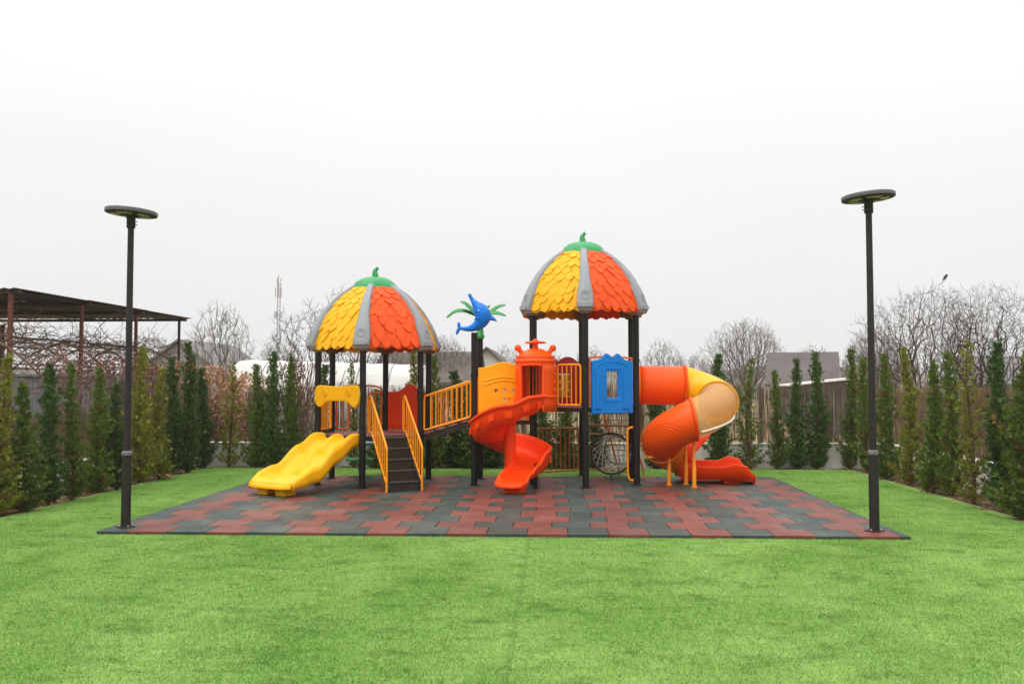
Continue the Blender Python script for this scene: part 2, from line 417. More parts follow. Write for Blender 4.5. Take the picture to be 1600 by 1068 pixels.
sheet('soil_bed', -8.1, -7.0, -14, 9.4, 12, 200, lambda x, y: Z0 + 0.0 + 0.02 * nz(x * 3, y * 3) + lb.uniform(-0.008, 0.012) - 0.015, 'soil')
sheet('soil_bed', 7.05, 8.1, -14, 9.4, 12, 200, lambda x, y: Z0 + 0.0 + 0.02 * nz(x * 3, y * 3) + lb.uniform(-0.008, 0.012) - 0.015, 'soil')
sheet('soil_bed', -7.0, 7.05, 8.95, 9.4, 120, 6, lambda x, y: Z0 + 0.0 + 0.02 * nz(x * 3, y * 3) + lb.uniform(-0.008, 0.012) - 0.015, 'soil')
mb = MB(); mb.add([(LAWN_L, -14, Z0), (LAWN_R, -14, Z0), (LAWN_R, LAWN_B, Z0), (LAWN_L, LAWN_B, Z0)], [(0, 1, 2, 3)])
tag(mb.build('lawn', 'turf_base'), kind='structure')
# far hill with bare wood
def hz(x):
    return 3.2 + 1.2 * math.sin(x * 0.045 + 0.6) + 0.7 * math.sin(x * 0.13 + 2) + 0.4 * math.sin(x * 0.41)
mb = MB(); V = []; F = []
xs = [-260 + i * 4 for i in range(131)]
for x in xs:
    V += [(x, 96, -0.1), (x, 112, hz(x) * 0.55), (x, 130, hz(x)), (x, 190, hz(x) * 0.9), (x, 260, -0.1)]
for i in range(130):
    for k in range(4): F.append((i * 5 + k, i * 5 + 5 + k, i * 5 + 6 + k, i * 5 + 1 + k))
mb.add(V, F); tag(mb.build('hill', 'hill'), kind='structure')

# ------------------------------------------------------------------ rubber tile floor (20 x 14 tiles of 0.5 m, running bond)
mb = MB(); mb.box((0, 3.5, -0.0475), (9.97, 6.97, 0.025))
floor_ = tag(mb.build('rubber_floor', 'ink_black', smooth=False), kind='structure')
TM = {}
def tile_mesh(wd, mat):
    k = (round(wd, 3), mat)
    if k not in TM:
        a, b, c = wd / 2 - 0.003, 0.25 - 0.003, 0.008
        rings = [[(-a, -b, -0.04), (a, -b, -0.04), (a, b, -0.04), (-a, b, -0.04)],
                 [(-a, -b, -c), (a, -b, -c), (a, b, -c), (-a, b, -c)],
                 [(-a + .002, -b + .002, -c * .35), (a - .002, -b + .002, -c * .35), (a - .002, b - .002, -c * .35), (-a + .002, b - .002, -c * .35)],
                 [(-a + c, -b + c, 0), (a - c, -b + c, 0), (a - c, b - c, 0), (-a + c, b - c, 0)]]
        mb = MB(); mb.rings([[Vector(p) for p in r_] for r_ in rings]); TM[k] = mb.mesh('rubber_tile', mat, smooth=False)
    return TM[k]
tr_ = random.Random(11)
for row in range(14):
    s = (.39, .19, .43, .25, .46, .23, .44, .20, .41, .22, .45, .25, .42, .20)[row]
    edges = [0.0] + [s + 0.5 * i for i in range(20)] + [10.0]
    for i in range(21):
        a, b = edges[i], edges[i + 1]
        if b - a < 0.03: continue
        o = put('rubber_tile', tile_mesh(b - a, 'tile_red' if i % 2 else 'tile_green'), floor_, local=True)
        o.location = (-5 + (a + b) / 2, row * 0.5 + 0.25, tr_.uniform(-0.0022, 0.0012))
        o.rotation_euler = (tr_.uniform(-.003, .003), tr_.uniform(-.004, .004), tr_.uniform(-.0035, .0035))

# ------------------------------------------------------------------ turf blades: one mass, geometry nodes over the lawn
br = random.Random(21)
mb = MB(); V = []; F = []
for i in range(3400):
    x, y = br.uniform(-.25, .25), br.uniform(-.25, .25); a = br.uniform(0, 2 * PI); h = br.uniform(.008, .018); wd = br.uniform(.0020, .0036)
    ln = br.uniform(0.004, .018); la = br.uniform(0, 2 * PI)
    dx, dy = math.cos(a) * wd, math.sin(a) * wd
    k = len(V); V += [(x - dx, y - dy, 0), (x + dx, y + dy, 0), (x + math.cos(la) * ln, y + math.sin(la) * ln, h)]; F.append((k, k + 1, k + 2))
mb.add(V, F)
patch = mb.mesh('turf_patch', 'turf_blade', smooth=False)
pv = []
yy = -13.75
while yy < LAWN_B:
    xx = -6.75 - 0.05
    while xx < LAWN_R - 0.1:
        if not (-5.0 < xx < 5.0 and 0 < yy < 7): pv.append((xx, yy, Z0))
        xx += 0.5
    yy += 0.5
# shift so that the patches meet the mat's edges exactly
pv = [(x + 0.05, y, z) for x, y, z in pv]
pv = [q for q in pv if not (-5.01 < q[0] < 5.01 and 0 < q[1] < 7)]
me = bpy.data.meshes.new('turf_points'); me.from_pydata(pv, [], [])
turf_o = put('turf_grass', me); tag(turf_o, 'short bright green artificial grass blades covering the lawn', 'grass', kind='stuff')
po = bpy.data.objects.new('turf_patch', patch)      # source mesh, only used inside the nodes
ng = bpy.data.node_groups.new('turf', 'GeometryNodeTree')
ng.interface.new_socket('Geometry', in_out='INPUT', socket_type='NodeSocketGeometry'); ng.interface.new_socket('Geometry', in_out='OUTPUT', socket_type='NodeSocketGeometry')
gi = ng.nodes.new('NodeGroupInput'); go = ng.nodes.new('NodeGroupOutput'); ip = ng.nodes.new('GeometryNodeInstanceOnPoints')
ob = ng.nodes.new('GeometryNodeObjectInfo'); ob.inputs['Object'].default_value = po
ri = ng.nodes.new('FunctionNodeRandomValue'); ri.data_type = 'INT'; ri.inputs['Min'].default_value = 0; ri.inputs['Max'].default_value = 3
mu = ng.nodes.new('ShaderNodeMath'); mu.operation = 'MULTIPLY'; mu.inputs[1].default_value = PI / 2
cx_ = ng.nodes.new('ShaderNodeCombineXYZ')
ng.links.new(gi.outputs[0], ip.inputs['Points']); ng.links.new(ob.outputs['Geometry'], ip.inputs['Instance'])
ng.links.new([q for q in ri.outputs if q.type == 'INT'][0], mu.inputs[0]); ng.links.new(mu.outputs[0], cx_.inputs[2]); ng.links.new(cx_.outputs[0], ip.inputs['Rotation'])
ng.links.new(ip.outputs[0], go.inputs[0])
md = turf_o.modifiers.new('turf', 'NODES'); md.node_group = ng

# ------------------------------------------------------------------ lamp posts
def lamp(loc, zt, label, tilt_axis, tilt, screws):
    t = thing('lamp_post', label, 'lamp', loc, 0, 'solar lamp posts')
    def part(mb, n_, mt, p=t, **k): return mb.build(n_, mt, p, local=True, **k)
    part(MB().lathe([(.13, 0.001), (.13, .010), (.125, .013)], 4), 'base_plate', 'lamp_grey')
    for k in range(4):
        a = PI / 4 + k * PI / 2; part(MB().lathe([(.012, .012), (.012, .03), (.006, .034)], 6, (math.cos(a) * .085, math.sin(a) * .085, 0)), 'anchor_bolt', 'steel')
    zc = zt * 0.235
    part(MB().lathe([(.060, .013), (.060, zc)], 20), 'lower_pole', 'lamp_grey')
    part(MB().lathe([(.0605, zc - .03), (.066, zc - .028), (.066, zc + .004), (.058, zc + .02), (.044, zc + .03)], 20), 'collar', 'lamp_rim')
    part(MB().lathe([(.043, zc + .025), (.0385, zt - .12)], 18), 'upper_pole', 'lamp_grey')
    sk = part(MB().lathe([(.052, zt - .17), (.055, zt - .165), (.055, zt - .045), (.075, zt - .015), (.075, zt)], 18), 'socket', 'lamp_grey')
    for z in (zt - .13, zt - .09): part(MB().tube([(screws * .05, 0, z), (screws * .085, 0, z)], .007, 6), 'set_screw', 'steel', sk)
    h = part(MB().lathe([(.02, .0), (.30, .004), (.318, .008), (.322, .02), (.322, .055), (.312, .066), (.02, .072)], 48), 'lamp_head', 'lamp_grey')
    h.location = (0, 0, zt); h.rotation_euler = Matrix.Rotation(tilt, 3, tilt_axis).to_euler()
    part(MB().lathe([(.3235, .014), (.3255, .018), (.3255, .056), (.3235, .060)], 48), 'rim', 'lamp_rim', h)
    for k in range(5):
        a0 = k * 2 * PI / 5 + .5; mb = MB(); n_ = 10
        ring = lambda r_, z: [Vector((r_ * math.cos(a0 + 0.95 * i / n_), r_ * math.sin(a0 + 0.95 * i / n_), z)) for i in range(n_ + 1)]
        mb.rings([ring(.14, .001), ring(.14, -.004), ring(.245, -.004), ring(.245, .005)], False)
        part(mb, 'light_panel', 'led_yellow', h)
    part(MB().lathe([(.05, -.02), (.11, -.006), (.115, .003)], 24), 'hub', 'lamp_grey', h)
    return t
lamp((-4.775, .31, 0), 4.03, 'dark grey solar lamp post on the left front corner of the rubber floor', Vector((0, 1, 0)), R(4.2), 1)
lamp((4.706, .395, 0), 4.15, 'dark grey solar lamp post on the right front corner of the rubber floor', Vector((0, 1, 0)), R(-4.2), -1)

# ------------------------------------------------------------------ low walls and reed fences
def wallbox(name, a, b, th, h, label):
    t = thing(name, label, 'wall', ((a[0] + b[0]) / 2, (a[1] + b[1]) / 2, -0.07))
    A = Vector((*a, 0)); B = Vector((*b, 0)); u = Vector((0, 0, 1))
    z0, z1 = -0.074, h - 0.04
    MB().bar(A + u * (z0 + z1) / 2, B + u * (z0 + z1) / 2, th, z1 - z0).build('wall_body', 'concrete', t, smooth=False)
    MB().bar(A + u * (h - .018), B + u * (h - .018), th + .05, .04).build('wall_cap', 'cap_white', t, smooth=False, bevel=.008)
    return t
wallbox('low_wall', (-8.0, 9.5), (8.0, 9.5), .2, .50, 'low pale concrete wall along the back of the lawn')
wallbox('low_wall', (-8.15, 9.62), (-8.15, -14), .2, .42, 'low pale concrete wall behind the left row of conifers')
wallbox('low_wall', (8.15, 9.62), (8.15, -14), .2, .50, 'low pale concrete wall behind the right row of conifers')
fr = random.Random(5)
def reed_fence(a, b, h, label, dens=75, z0=.5, post_h=1.85, mesh_from=None, gap=0.0):
    A = Vector((*a, 0)); B = Vector((*b, 0)); d = (B - A); Ln = d.length; d.normalize(); nn = Vector((-d.y, d.x, 0))
    t = thing('reed_fence', label, 'fence', ((a[0] + b[0]) / 2, (a[1] + b[1]) / 2, 0))
    mb = MB(); V = []; F = []
    for i in range(int(Ln * dens)):
        s_ = fr.uniform(0, Ln)
        if gap and math.sin(s_ * 1.3) * math.sin(s_ * .37 + 1) > 1 - gap: continue
        p = A + d * s_ + nn * fr.uniform(-.012, .012); r_ = fr.uniform(.0025, .0058); lean = d * fr.uniform(-.05, .05)
        hh = h + fr.uniform(-.14, .07) + .05 * math.sin(s_ * 2.1)
        zb = z0 + fr.uniform(-.0, .03)
        k = len(V)
        for z, off in ((zb, Vector()), (hh, lean)):
            for q in range(3):
                aa = q * 2 * PI / 3; V.append(p + off + Vector((math.cos(aa) * r_, math.sin(aa) * r_, z)))
        for q in range(3): F.append((k + q, k + (q + 1) % 3, k + 3 + (q + 1) % 3, k + 3 + q))
    mb.add(V, F); tag(mb.build('reeds', 'reed', t, smooth=False), kind='stuff')
    for z in (z0 + .12, (z0 + h) / 2, h - .2):
        for sgn in (-1, 1): MB().tube([A + Vector((0, 0, z)) + nn * .019 * sgn, B + Vector((0, 0, z)) + nn * .019 * sgn], .0035, 4).build('wire', 'wire', t)
    n_ = max(2, int(Ln / 2.4))
    for i in range(n_ + 1):
        p = A + d * (Ln * i / n_) + nn * .05
        MB().box(p + Vector((0, 0, (post_h + .4) / 2)), (.05, .05, post_h - .42)).build('post', 'fence_post', t, smooth=False)
    if mesh_from is not None:
        mb = MB(); V = []; F = []
        n1 = int(Ln / .1)
        for i in range(n1 + 1):
            p = A + d * (Ln * i / n1) + nn * .022; mb.tube([p + Vector((0, 0, mesh_from)), p + Vector((0, 0, post_h))], .0028, 3)
        z = mesh_from
        while z < post_h + .01:
            mb.tube([A + nn * .022 + Vector((0, 0, z)), B + nn * .022 + Vector((0, 0, z))], .0028, 3); z += .1
        tag(mb.build('wire_mesh', 'wire', t), kind='stuff')
    return t
reed_fence((-8.0, 9.52), (8.0, 9.52), 1.78, 'brown reed screen fence standing on the low back wall', 190, gap=.16)
reed_fence((-8.15, 9.5), (-8.15, -14), 1.35, 'brown reed fence topped by wire mesh behind the left conifers', 170, z0=.42, post_h=2.0, mesh_from=1.2)
reed_fence((8.15, -14), (8.15, 9.5), 1.72, 'brown reed fence on the right wall behind the conifers', 170)
mb = MB(); mb.box((-7.18, 9.22, .86), (.07, .07, 1.8))
tag(mb.build('corner_post', 'green_post', smooth=False, bevel=.006), 'dark green square corner post between the left and back conifers', 'post')

# ------------------------------------------------------------------ play structure
PS = thing('play_structure', 'multicoloured plastic playground set with two domed towers, three slides and a bridge', 'playground set', (-0.6, 5.9, 0))
U = Vector((0, 0, 1))
CL, CR, HR = Vector((-2.655, 5.86, 0)), Vector((1.272, 6.05, 0)), 1.09
def hexv(C, r=HR):   # 0 front, 1 front-right, 2 back-right, 3 back, 4 back-left, 5 front-left
    return [C + Vector((r * math.sin(k * PI / 3), -r * math.cos(k * PI / 3), 0)) for k in range(6)]
HL, HRt = hexv(CL), hexv(CR)
DECK_L, DECK_M, DECK_R = 0.90, 1.16, 1.40
EAVE_L, EAVE_R = 2.53, 3.19
def post(p, h, collars):
    o = MB().lathe([(.057, .008), (.057, h)], 20, p).build('post', 'post_black', PS)
    for z in collars:
        MB().lathe([(.0572, z - .024), (.068, z - .022), (.068, z + .022), (.0572, z + .024)], 20, p).build('collar', 'post_black', o, local=True)
        MB().box(p + Vector((.0, -.077, z)), (.03, .022, .03)).build('clamp', 'post_black', o, local=True, smooth=False, bevel=.004)
    MB().lathe([(.105, .0012), (.105, .008), (.058, .011)], 24, p).build('base_flange', 'post_black', o, local=True)
    return o
for k, p in enumerate(HL): post(p, EAVE_L - .04, (1.62, .97) if k != 1 else (1.70, 1.60, .97))
for k, p in enumerate(HRt): post(p, EAVE_R - .04, (2.25, 1.44))
PD1, PD2 = Vector((-0.73, 5.33, 0)), Vector((-0.715, 6.44, 0))
post(PD1, 2.76, (1.98, 1.2)); post(PD2, 2.76, (1.98, 1.2))

# decks
def deck(P, z, mat='step_brown', name='deck'):
    n_ = len(P); mb = MB()
    C = sum(P, Vector()) / n_
    Q = [C + (p - C) * .955 for p in P]
    mb.rings([[q + U * (z - .075) for q in Q], [q + U * (z - .004) for q in Q], [C + (q - C) * .99 + U * z for q in Q]])
    o = mb.build(name, mat, PS, smooth=False)
    return o
d = deck(HL, DECK_L); MB().rings([[CL + (p - CL) * .93 + U * (DECK_L + .0015) for p in HL], [CL + (p - CL) * .93 + U * (DECK_L + .006) for p in HL]]).build('deck_plate', 'deck_red', d, smooth=False, local=True)
d = deck(HRt, DECK_R); MB().rings([[CR + (p - CR) * .93 + U * (DECK_R + .0015) for p in HRt], [CR + (p - CR) * .93 + U * (DECK_R + .006) for p in HRt]]).build('deck_plate', 'deck_red', d, smooth=False, local=True)
SQ = [PD1 + Vector((0, .0, 0)), HRt[5] + Vector((-.02, 0, 0)), HRt[4] + Vector((-.02, 0, 0)), PD2]
deck(SQ, DECK_M)
MB().box((HRt[5].x - .08, 6.05, 1.29), (.05, .98, .22)).build('step_riser', 'step_brown', PS, smooth=False, bevel=.006)

# domed roofs
def roof(C, z0, cols, seed):
    rr = random.Random(seed)
    R0, R1, H = 1.225, .37, 1.12
    def prof(v, off=0.0):
        v2 = max(v, 0); a, b, c = (1 - v2) ** 2, 2 * v2 * (1 - v2), v2 * v2
        r_ = a * R0 + b * 1.01 + c * R1; z = b * .77 + c * H
        if v < 0: z += v * 1.35; r_ -= v * .25
        # outward normal of the profile
        dr = -2 * (1 - v2) * R0 + (2 - 4 * v2) * 1.01 + 2 * v2 * R1; dz = (2 - 4 * v2) * .77 + 2 * v2 * H
        ln = math.hypot(dr, dz); return r_ + off * dz / ln, z - off * dr / ln
    A = [Vector((math.sin(k * PI / 3), -math.cos(k * PI / 3), 0)) for k in range(6)]
    top = MB().lathe([(.34, z0 + H - .06), (.36, z0 + H - .01), (.2, z0 + H + .05)], 24, C).build('dome_roof', 'green_plastic', PS)
    for k in range(6):
        a, b = A[k], A[(k + 1) % 6]
        def S(u, v, off=0.0):
            bulge = 4 * u * (1 - u)
            r_, z = prof(v, off + .035 * bulge * (1 - .6 * max(v, 0)))
            dd = a * (1 - u) + b * u
            return C + dd * r_ + U * (z0 + z)
        mb = MB(); NU, NV = 10, 12
        # thin shell
        zig = lambda u: -.03 - .045 * abs(((u * 5.5) % 1) * 2 - 1)
        for off in (0.0, -.014):
            V = []; F = []
            for j in range(NV + 1):
                for i in range(NU * 2 + 1):
                    u = i / (NU * 2); v = zig(u) if j == 0 else (j - 1) / (NV - 1) * .995
                    V.append(S(u, v, off))
            n_ = NU * 2 + 1
            for j in range(NV):
                for i in range(NU * 2):
                    q = (j * n_ + i, j * n_ + i + 1, (j + 1) * n_ + i + 1, (j + 1) * n_ + i); F.append(q if off == 0 else q[::-1])
            mb.add(V, F)
        # rows of moulded shingles
        rows = 10
        for row in range(rows - 1, -1, -1):
            v0 = row / rows * .98; wr = 1 - .66 * v0
            ns = max(3, round(7.4 * wr)); st = .5 if row % 2 else 0
            for i in range(-1, ns + 1):
                uc = (i + .5 + st) / ns + rr.uniform(-.03, .03); du = 1.04 / ns * rr.uniform(.92, 1.08)
                u0, u1 = max(uc - du / 2, .005), min(uc + du / 2, .995)
                if u1 - u0 < .04: continue
                um = min(max(uc + rr.uniform(-.12, .12) * du, u0 + .01), u1 - .01)
                tip = v0 - .056 + rr.uniform(-.026, .016); sh0 = v0 + .012 + rr.uniform(-.026, .024); sh1 = v0 + .012 + rr.uniform(-.026, .024); vt = min(v0 + .17, .995)
                hh = rr.uniform(.024, .046); uq0 = lerp(u0, um, .5); uq1 = lerp(um, u1, .5)
                low = [(u0, sh0, hh * .8), (uq0, lerp(sh0, tip, .62) - .004, hh), (um, tip, hh * 1.1), (uq1, lerp(sh1, tip, .62) - .004, hh), (u1, sh1, hh * .8)]
                hi = [(u0, vt, .001), (uq0, vt, .003), (um, vt, .005), (uq1, vt, .003), (u1, vt, .001)]
                Pm = [S(u, lerp(v, vt, .4), lerp(o_, .006, .35) + .003) for u, v, o_ in low]
                P = [S(*q) for q in low] + Pm + [S(*q) for q in hi] + [S(u, v + .012, -.002) for u, v, o_ in low]
                F = [(j, j + 1, j + 6, j + 5) for j in range(4)] + [(5 + j, 6 + j, 11 + j, 10 + j) for j in range(4)] + [(15 + j, 16 + j, j + 1, j) for j in range(4)]
                F += [(15, 0, 5, 10), (4, 19, 14, 9)]
                mb.add(P, F)
        cn_ = cols[k]
        o = mb.build('roof_panel', cn_, top, local=True, angle=28); tag(o, ('yellow' if 'yellow' in cn_ else 'orange') + ' moulded shingle roof panel')
        # rib over each post
        mb = MB(); rings = []
        tdir = U.cross(a)
        for j in range(15):
            v = -.02 + j / 14 * 1.0
            wd = interp(v, [0, .12, .42, .8, 1], [.145, .14, .088, .066, .062]); th = interp(v, [0, .15, 1], [.075, .068, .05])
            ring = []
            for (q, o_) in ((-1, -.02), (-1, th * .55), (-.72, th), (.72, th), (1, th * .55), (1, -.02)):
                r_, z = prof(v, o_); ring.append(C + a * r_ + tdir * (q * wd) + U * (z0 + z))
            rings.append(ring)
        mb.rings(rings)
        rb = mb.build('roof_rib', 'grey_plastic', top, local=True, angle=50)
        # round emblem with a smiling arc
        r_, z = prof(.12, .070); ctr = C + a * r_ + U * (z0 + z); r2, z2 = prof(.2, .070); vd = (C + a * r2 + U * (z0 + z2) - ctr).normalized()
        mb = MB(); mb.tube([ctr + tdir * (math.cos(t) * .078) + vd * (math.sin(t) * .078) for t in [i * 2 * PI / 28 for i in range(28)]], .007, 6, loop=True)
        mb.tube([ctr + tdir * (math.cos(t) * .05) + vd * (math.sin(t) * .035 + .008) for t in [PI * (.1 + .8 * i / 10) for i in range(11)]], .006, 6)
        mb.tube([ctr + tdir * (math.cos(t) * .03) + vd * (math.sin(t) * .02 - .012) for t in [PI * (.1 + .8 * i / 8) for i in range(9)]], .005, 6)
        mb.build('emblem', 'grey_plastic', top, local=True)
        # bracket that carries the rib on the post
        pp = C + a * HR
        mb = MB(); rings = []
        for (z, wi, r0_, r1_) in ((-.115, .075, -.075, .08), (-.085, .085, -.085, .09), (-.08, .12, -.16, .16), (.02, .135, -.2, .205), (.06, .135, -.2, .2)):
            rings.append([pp + a * r0_ - tdir * wi + U * (z0 + z), pp + a * r1_ - tdir * wi + U * (z0 + z), pp + a * r1_ + tdir * wi + U * (z0 + z), pp + a * r0_ + tdir * wi + U * (z0 + z)])
        mb.rings(rings); mb.build('corner_bracket', 'brown_plastic' if k in (2, 3, 4) else 'grey_plastic', top, smooth=False, local=True, bevel=.006)
    # leafy green cap with a curled stem
    fn = lambda an, z: 1 + (.075 * math.cos(6 * an + PI) if z < z0 + H + .10 else .035 * math.cos(6 * an + PI))
    mb = MB(); mb.lathe([(.40, z0 + H - .055), (.425, z0 + H - .035), (.415, z0 + H - .005), (.375, z0 + H + .07), (.29, z0 + H + .145), (.17, z0 + H + .19), (.07, z0 + H + .205)], 48, C, fn)
    b0 = C + U * (z0 + H + .15)
    pth = smooth_path([b0, b0 + Vector((-.005, 0, .08)), b0 + Vector((-.01, 0, .15)), b0 + Vector((.015, 0, .2)), b0 + Vector((.05, 0, .225))], 4)
    mb.tube(pth, [lerp(.075, .032, min(1, i / (len(pth) - 1) * 1.3)) for i in range(len(pth))], 12)
    mb.build('leaf_cap', 'green_plastic', top, local=True, angle=60)
ALT = ['orange_roof', 'yellow_soft']
roof(CL, EAVE_L, [ALT[k % 2] for k in range(6)], 1)
roof(CR, EAVE_R, [ALT[k % 2] for k in range(6)], 2)

# ---- railings: frame mesh with separate balusters
def railing(name, top, bot, n_, mat, r=.019, rb=.0105, u0=.06, u1=.94, ends=True, hoop=0.0, parent=PS):
    """top/bot: end points; vertical bars between"""
    T0, T1 = Vector(top[0]), Vector(top[1]); B0, B1 = Vector(bot[0]), Vector(bot[1])
    mb = MB()
    def rounded(P, rad=.05):
        out_ = [P[0]]
        for i in range(1, len(P) - 1):
            a = (P[i - 1] - P[i]); b = (P[i + 1] - P[i]); q = min(rad, a.length * .45, b.length * .45)
            p0 = P[i] + a.normalized() * q; p1 = P[i] + b.normalized() * q
            for k in range(5):
                t = k / 4; out_.append(p0 * (1 - t) ** 2 + P[i] * 2 * t * (1 - t) + p1 * t * t)
        out_.append(P[-1]); return out_
    if ends:
        lp = rounded([(T0 + T1) / 2, T1, B1, B0, T0, (T0 + T1) / 2]); mb.tube(lp[:-1], r, 10, loop=True)
    else:
        mb.tube([T0, T1], r, 10); mb.tube([B0, B1], r, 10)
    fr_ = mb.build(name, mat, parent)
    for i in range(n_):
        u = lerp(u0, u1, (i + .5) / n_)
        MB().tube([T0.lerp(T1, u), B0.lerp(B1, u)], rb, 8).build('baluster', mat, fr_, local=True)
    return fr_
def along(A, B, u, z, out_=0.0):
    d_ = (B - A); n_ = Vector((d_.y, -d_.x, 0)).normalized()
    return A + d_ * u + n_ * out_ + U * z

# left tower: left side railing, back-left hoops, back-right panel
railing('railing', (along(HL[5], HL[4], .08, 1.62), along(HL[5], HL[4], .92, 1.62)), (along(HL[5], HL[4], .08, .98), along(HL[5], HL[4], .92, .98)), 6, 'rail_yellow')
for (ua, ub) in ((.08, .30), (.70, .92)):
    railing('grab_rail', (along(HL[4], HL[3], ua, 1.66), along(HL[4], HL[3], ub, 1.66)), (along(HL[4], HL[3], ua, .95), along(HL[4], HL[3], ub, .95)), 1, 'rail_orange')
MB().tube(smooth_path([along(HL[4], HL[3], .08, 1.62), along(HL[4], HL[3], .12, 1.76), along(HL[4], HL[3], .5, 1.80), along(HL[4], HL[3], .88, 1.76), along(HL[4], HL[3], .92, 1.62)], 5), .019, 10).build('arch_rail', 'rail_orange', PS)
dA = HL[2] - HL[3]
# red slotted panel with an ogee top between the back post and the back right post
W = dA.length
pts = [(.09, .93), (W - .09, .93), (W - .09, 1.62)]
for i in range(13):
    t = i / 12; u = lerp(W - .12, .10, t); pts.append((u, 1.66 + .16 * math.exp(-((t - .38) / .22) ** 2)))
pts += [(.09, 1.62)]
holes = [rrect(.22 + .145 * i, 1.07, .22 + .145 * i + .05, 1.50, .024) for i in range(5)]
panel2d('slotted_panel', pts, holes, .05, .012, 'red_plastic', PS, HL[3], dA)
MB().bar(along(HL[3], HL[2], .16, 1.02, .03), along(HL[3], HL[2], .84, 1.02, .03), .03, .035).build('panel_rail', 'red_plastic', PS, smooth=False, bevel=.008)
MB().bar(along(HL[3], HL[2], .16, 1.55, .03), along(HL[3], HL[2], .84, 1.55, .03), .03, .035).build('panel_rail', 'red_plastic', PS, smooth=False, bevel=.008)

# stairs on the front right face
SM = (HL[0] + HL[1]) / 2; SN = Vector((math.sin(PI / 6), -math.cos(PI / 6), 0)); ST = Vector((SN.y * -1, SN.x, 0))
if ST.x < 0: ST = -ST
def SP(s_, t_, z): return SM + SN * s_ + ST * t_ + U * z
stair = MB()
NS = 5; RUN = .80; TC = -.065; TW = .275
for sgn in (-1, 1):
    q = TC + sgn * (TW + .014)
    P = [SP(RUN + .02, q - .012, .0015), SP(RUN + .02, q + .012, .0015), SP(.10, q + .012, DECK_L - .2), SP(.10, q - .012, DECK_L - .2),
         SP(RUN + .02, q - .012, .17), SP(RUN + .02, q + .012, .17), SP(.06, q + .012, DECK_L + .0), SP(.06, q - .012, DECK_L + .0)]
    stair.hexa(P)
stair = stair.build('staircase', 'step_brown', PS, smooth=False)
for k in range(NS):
    z1 = DECK_L * (k + 1) / NS - .012; s1 = RUN - k * (RUN - .08) / NS; s0 = s1 - (RUN - .08) / NS
    c = SP((s0 + s1) / 2 - .01, TC, z1 - .015); rot = Matrix(((ST.x, -SN.x, 0), (ST.y, -SN.y, 0), (0, 0, 1)))
    MB().box(c, (TW * 2 - .004, s1 - s0 + .03, .028), rot).build('tread', 'step_brown', stair, smooth=False, bevel=.005, local=True)
    MB().box(SP(s1 + .004, TC, z1 - .004), (TW * 2 - .02, .008, .012), rot).build('nosing', 'lamp_rim', stair, smooth=False, local=True)
    zr0 = DECK_L * k / NS + (.001 if k == 0 else -.012)
    MB().box(SP(s1 - .016, TC, (zr0 + z1 - .03) / 2), (TW * 2 - .004, .012, z1 - .03 - zr0), rot).build('riser', 'step_brown', stair, smooth=False, local=True)
    mb = MB()
    for i in range(7): mb.ball(SP(s1 - .0095, TC + (-.5 + i / 6) * .40, (zr0 + z1 - .03) / 2 + .01), (.011, .011, .011), 6)
    tag(mb.build('stud', 'dark_ring', stair, local=True))
for sgn, q in ((-1, TC - TW - .045), (1, TC + TW + .045)):
    s0, zt = -.16 if sgn < 0 else -.1, 1.60
    T0, T1 = SP(.02, q, zt), SP(RUN + .02, q, .74)
    mb = MB()
    mb.tube(smooth_path([SP(s0, q, 1.02), SP(s0, q, 1.3), SP(s0, q, 1.52), SP(s0 + .05, q, zt), SP(-.02, q, zt), SP(.05, q, zt - .06)], 4) + smooth_path([SP(RUN - .02, q, .79), SP(RUN + .015, q, .73), SP(RUN + .02, q, .66), SP(RUN + .02, q, .0015)], 3), .019, 10)
    mb.tube([SP(s0, q, 1.02), SP(s0 + .02, q, .985), SP(.03, q, .97)] + [SP(RUN + .02, q, .13)], .015, 8)
    sr_ = mb.build('stair_railing', 'rail_yellow', PS)
    for i in range(8):
        s_ = lerp(.03, RUN - .05, (i + .4) / 8); zt_ = lerp(zt - .03, .79, (s_ - .05) / (RUN - .07)); zb_ = lerp(.97, .13, (s_ - .03) / (RUN - .01))
        MB().tube([SP(s_, q, zb_), SP(s_, q, zt_)], .0105, 8).build('baluster', 'rail_yellow', sr_, local=True)
    MB().tube([SP(-.06, q, zt - .01), SP(-.06, q, 1.0)], .0105, 8).build('baluster', 'rail_yellow', sr_, local=True)
    MB().bar(SP(.1, q + sgn * -.02, DECK_L - .08), SP(RUN + .02, q + sgn * -.02, .10), .012, .02).build('edge_strip', 'steel', stair, smooth=False, local=True)

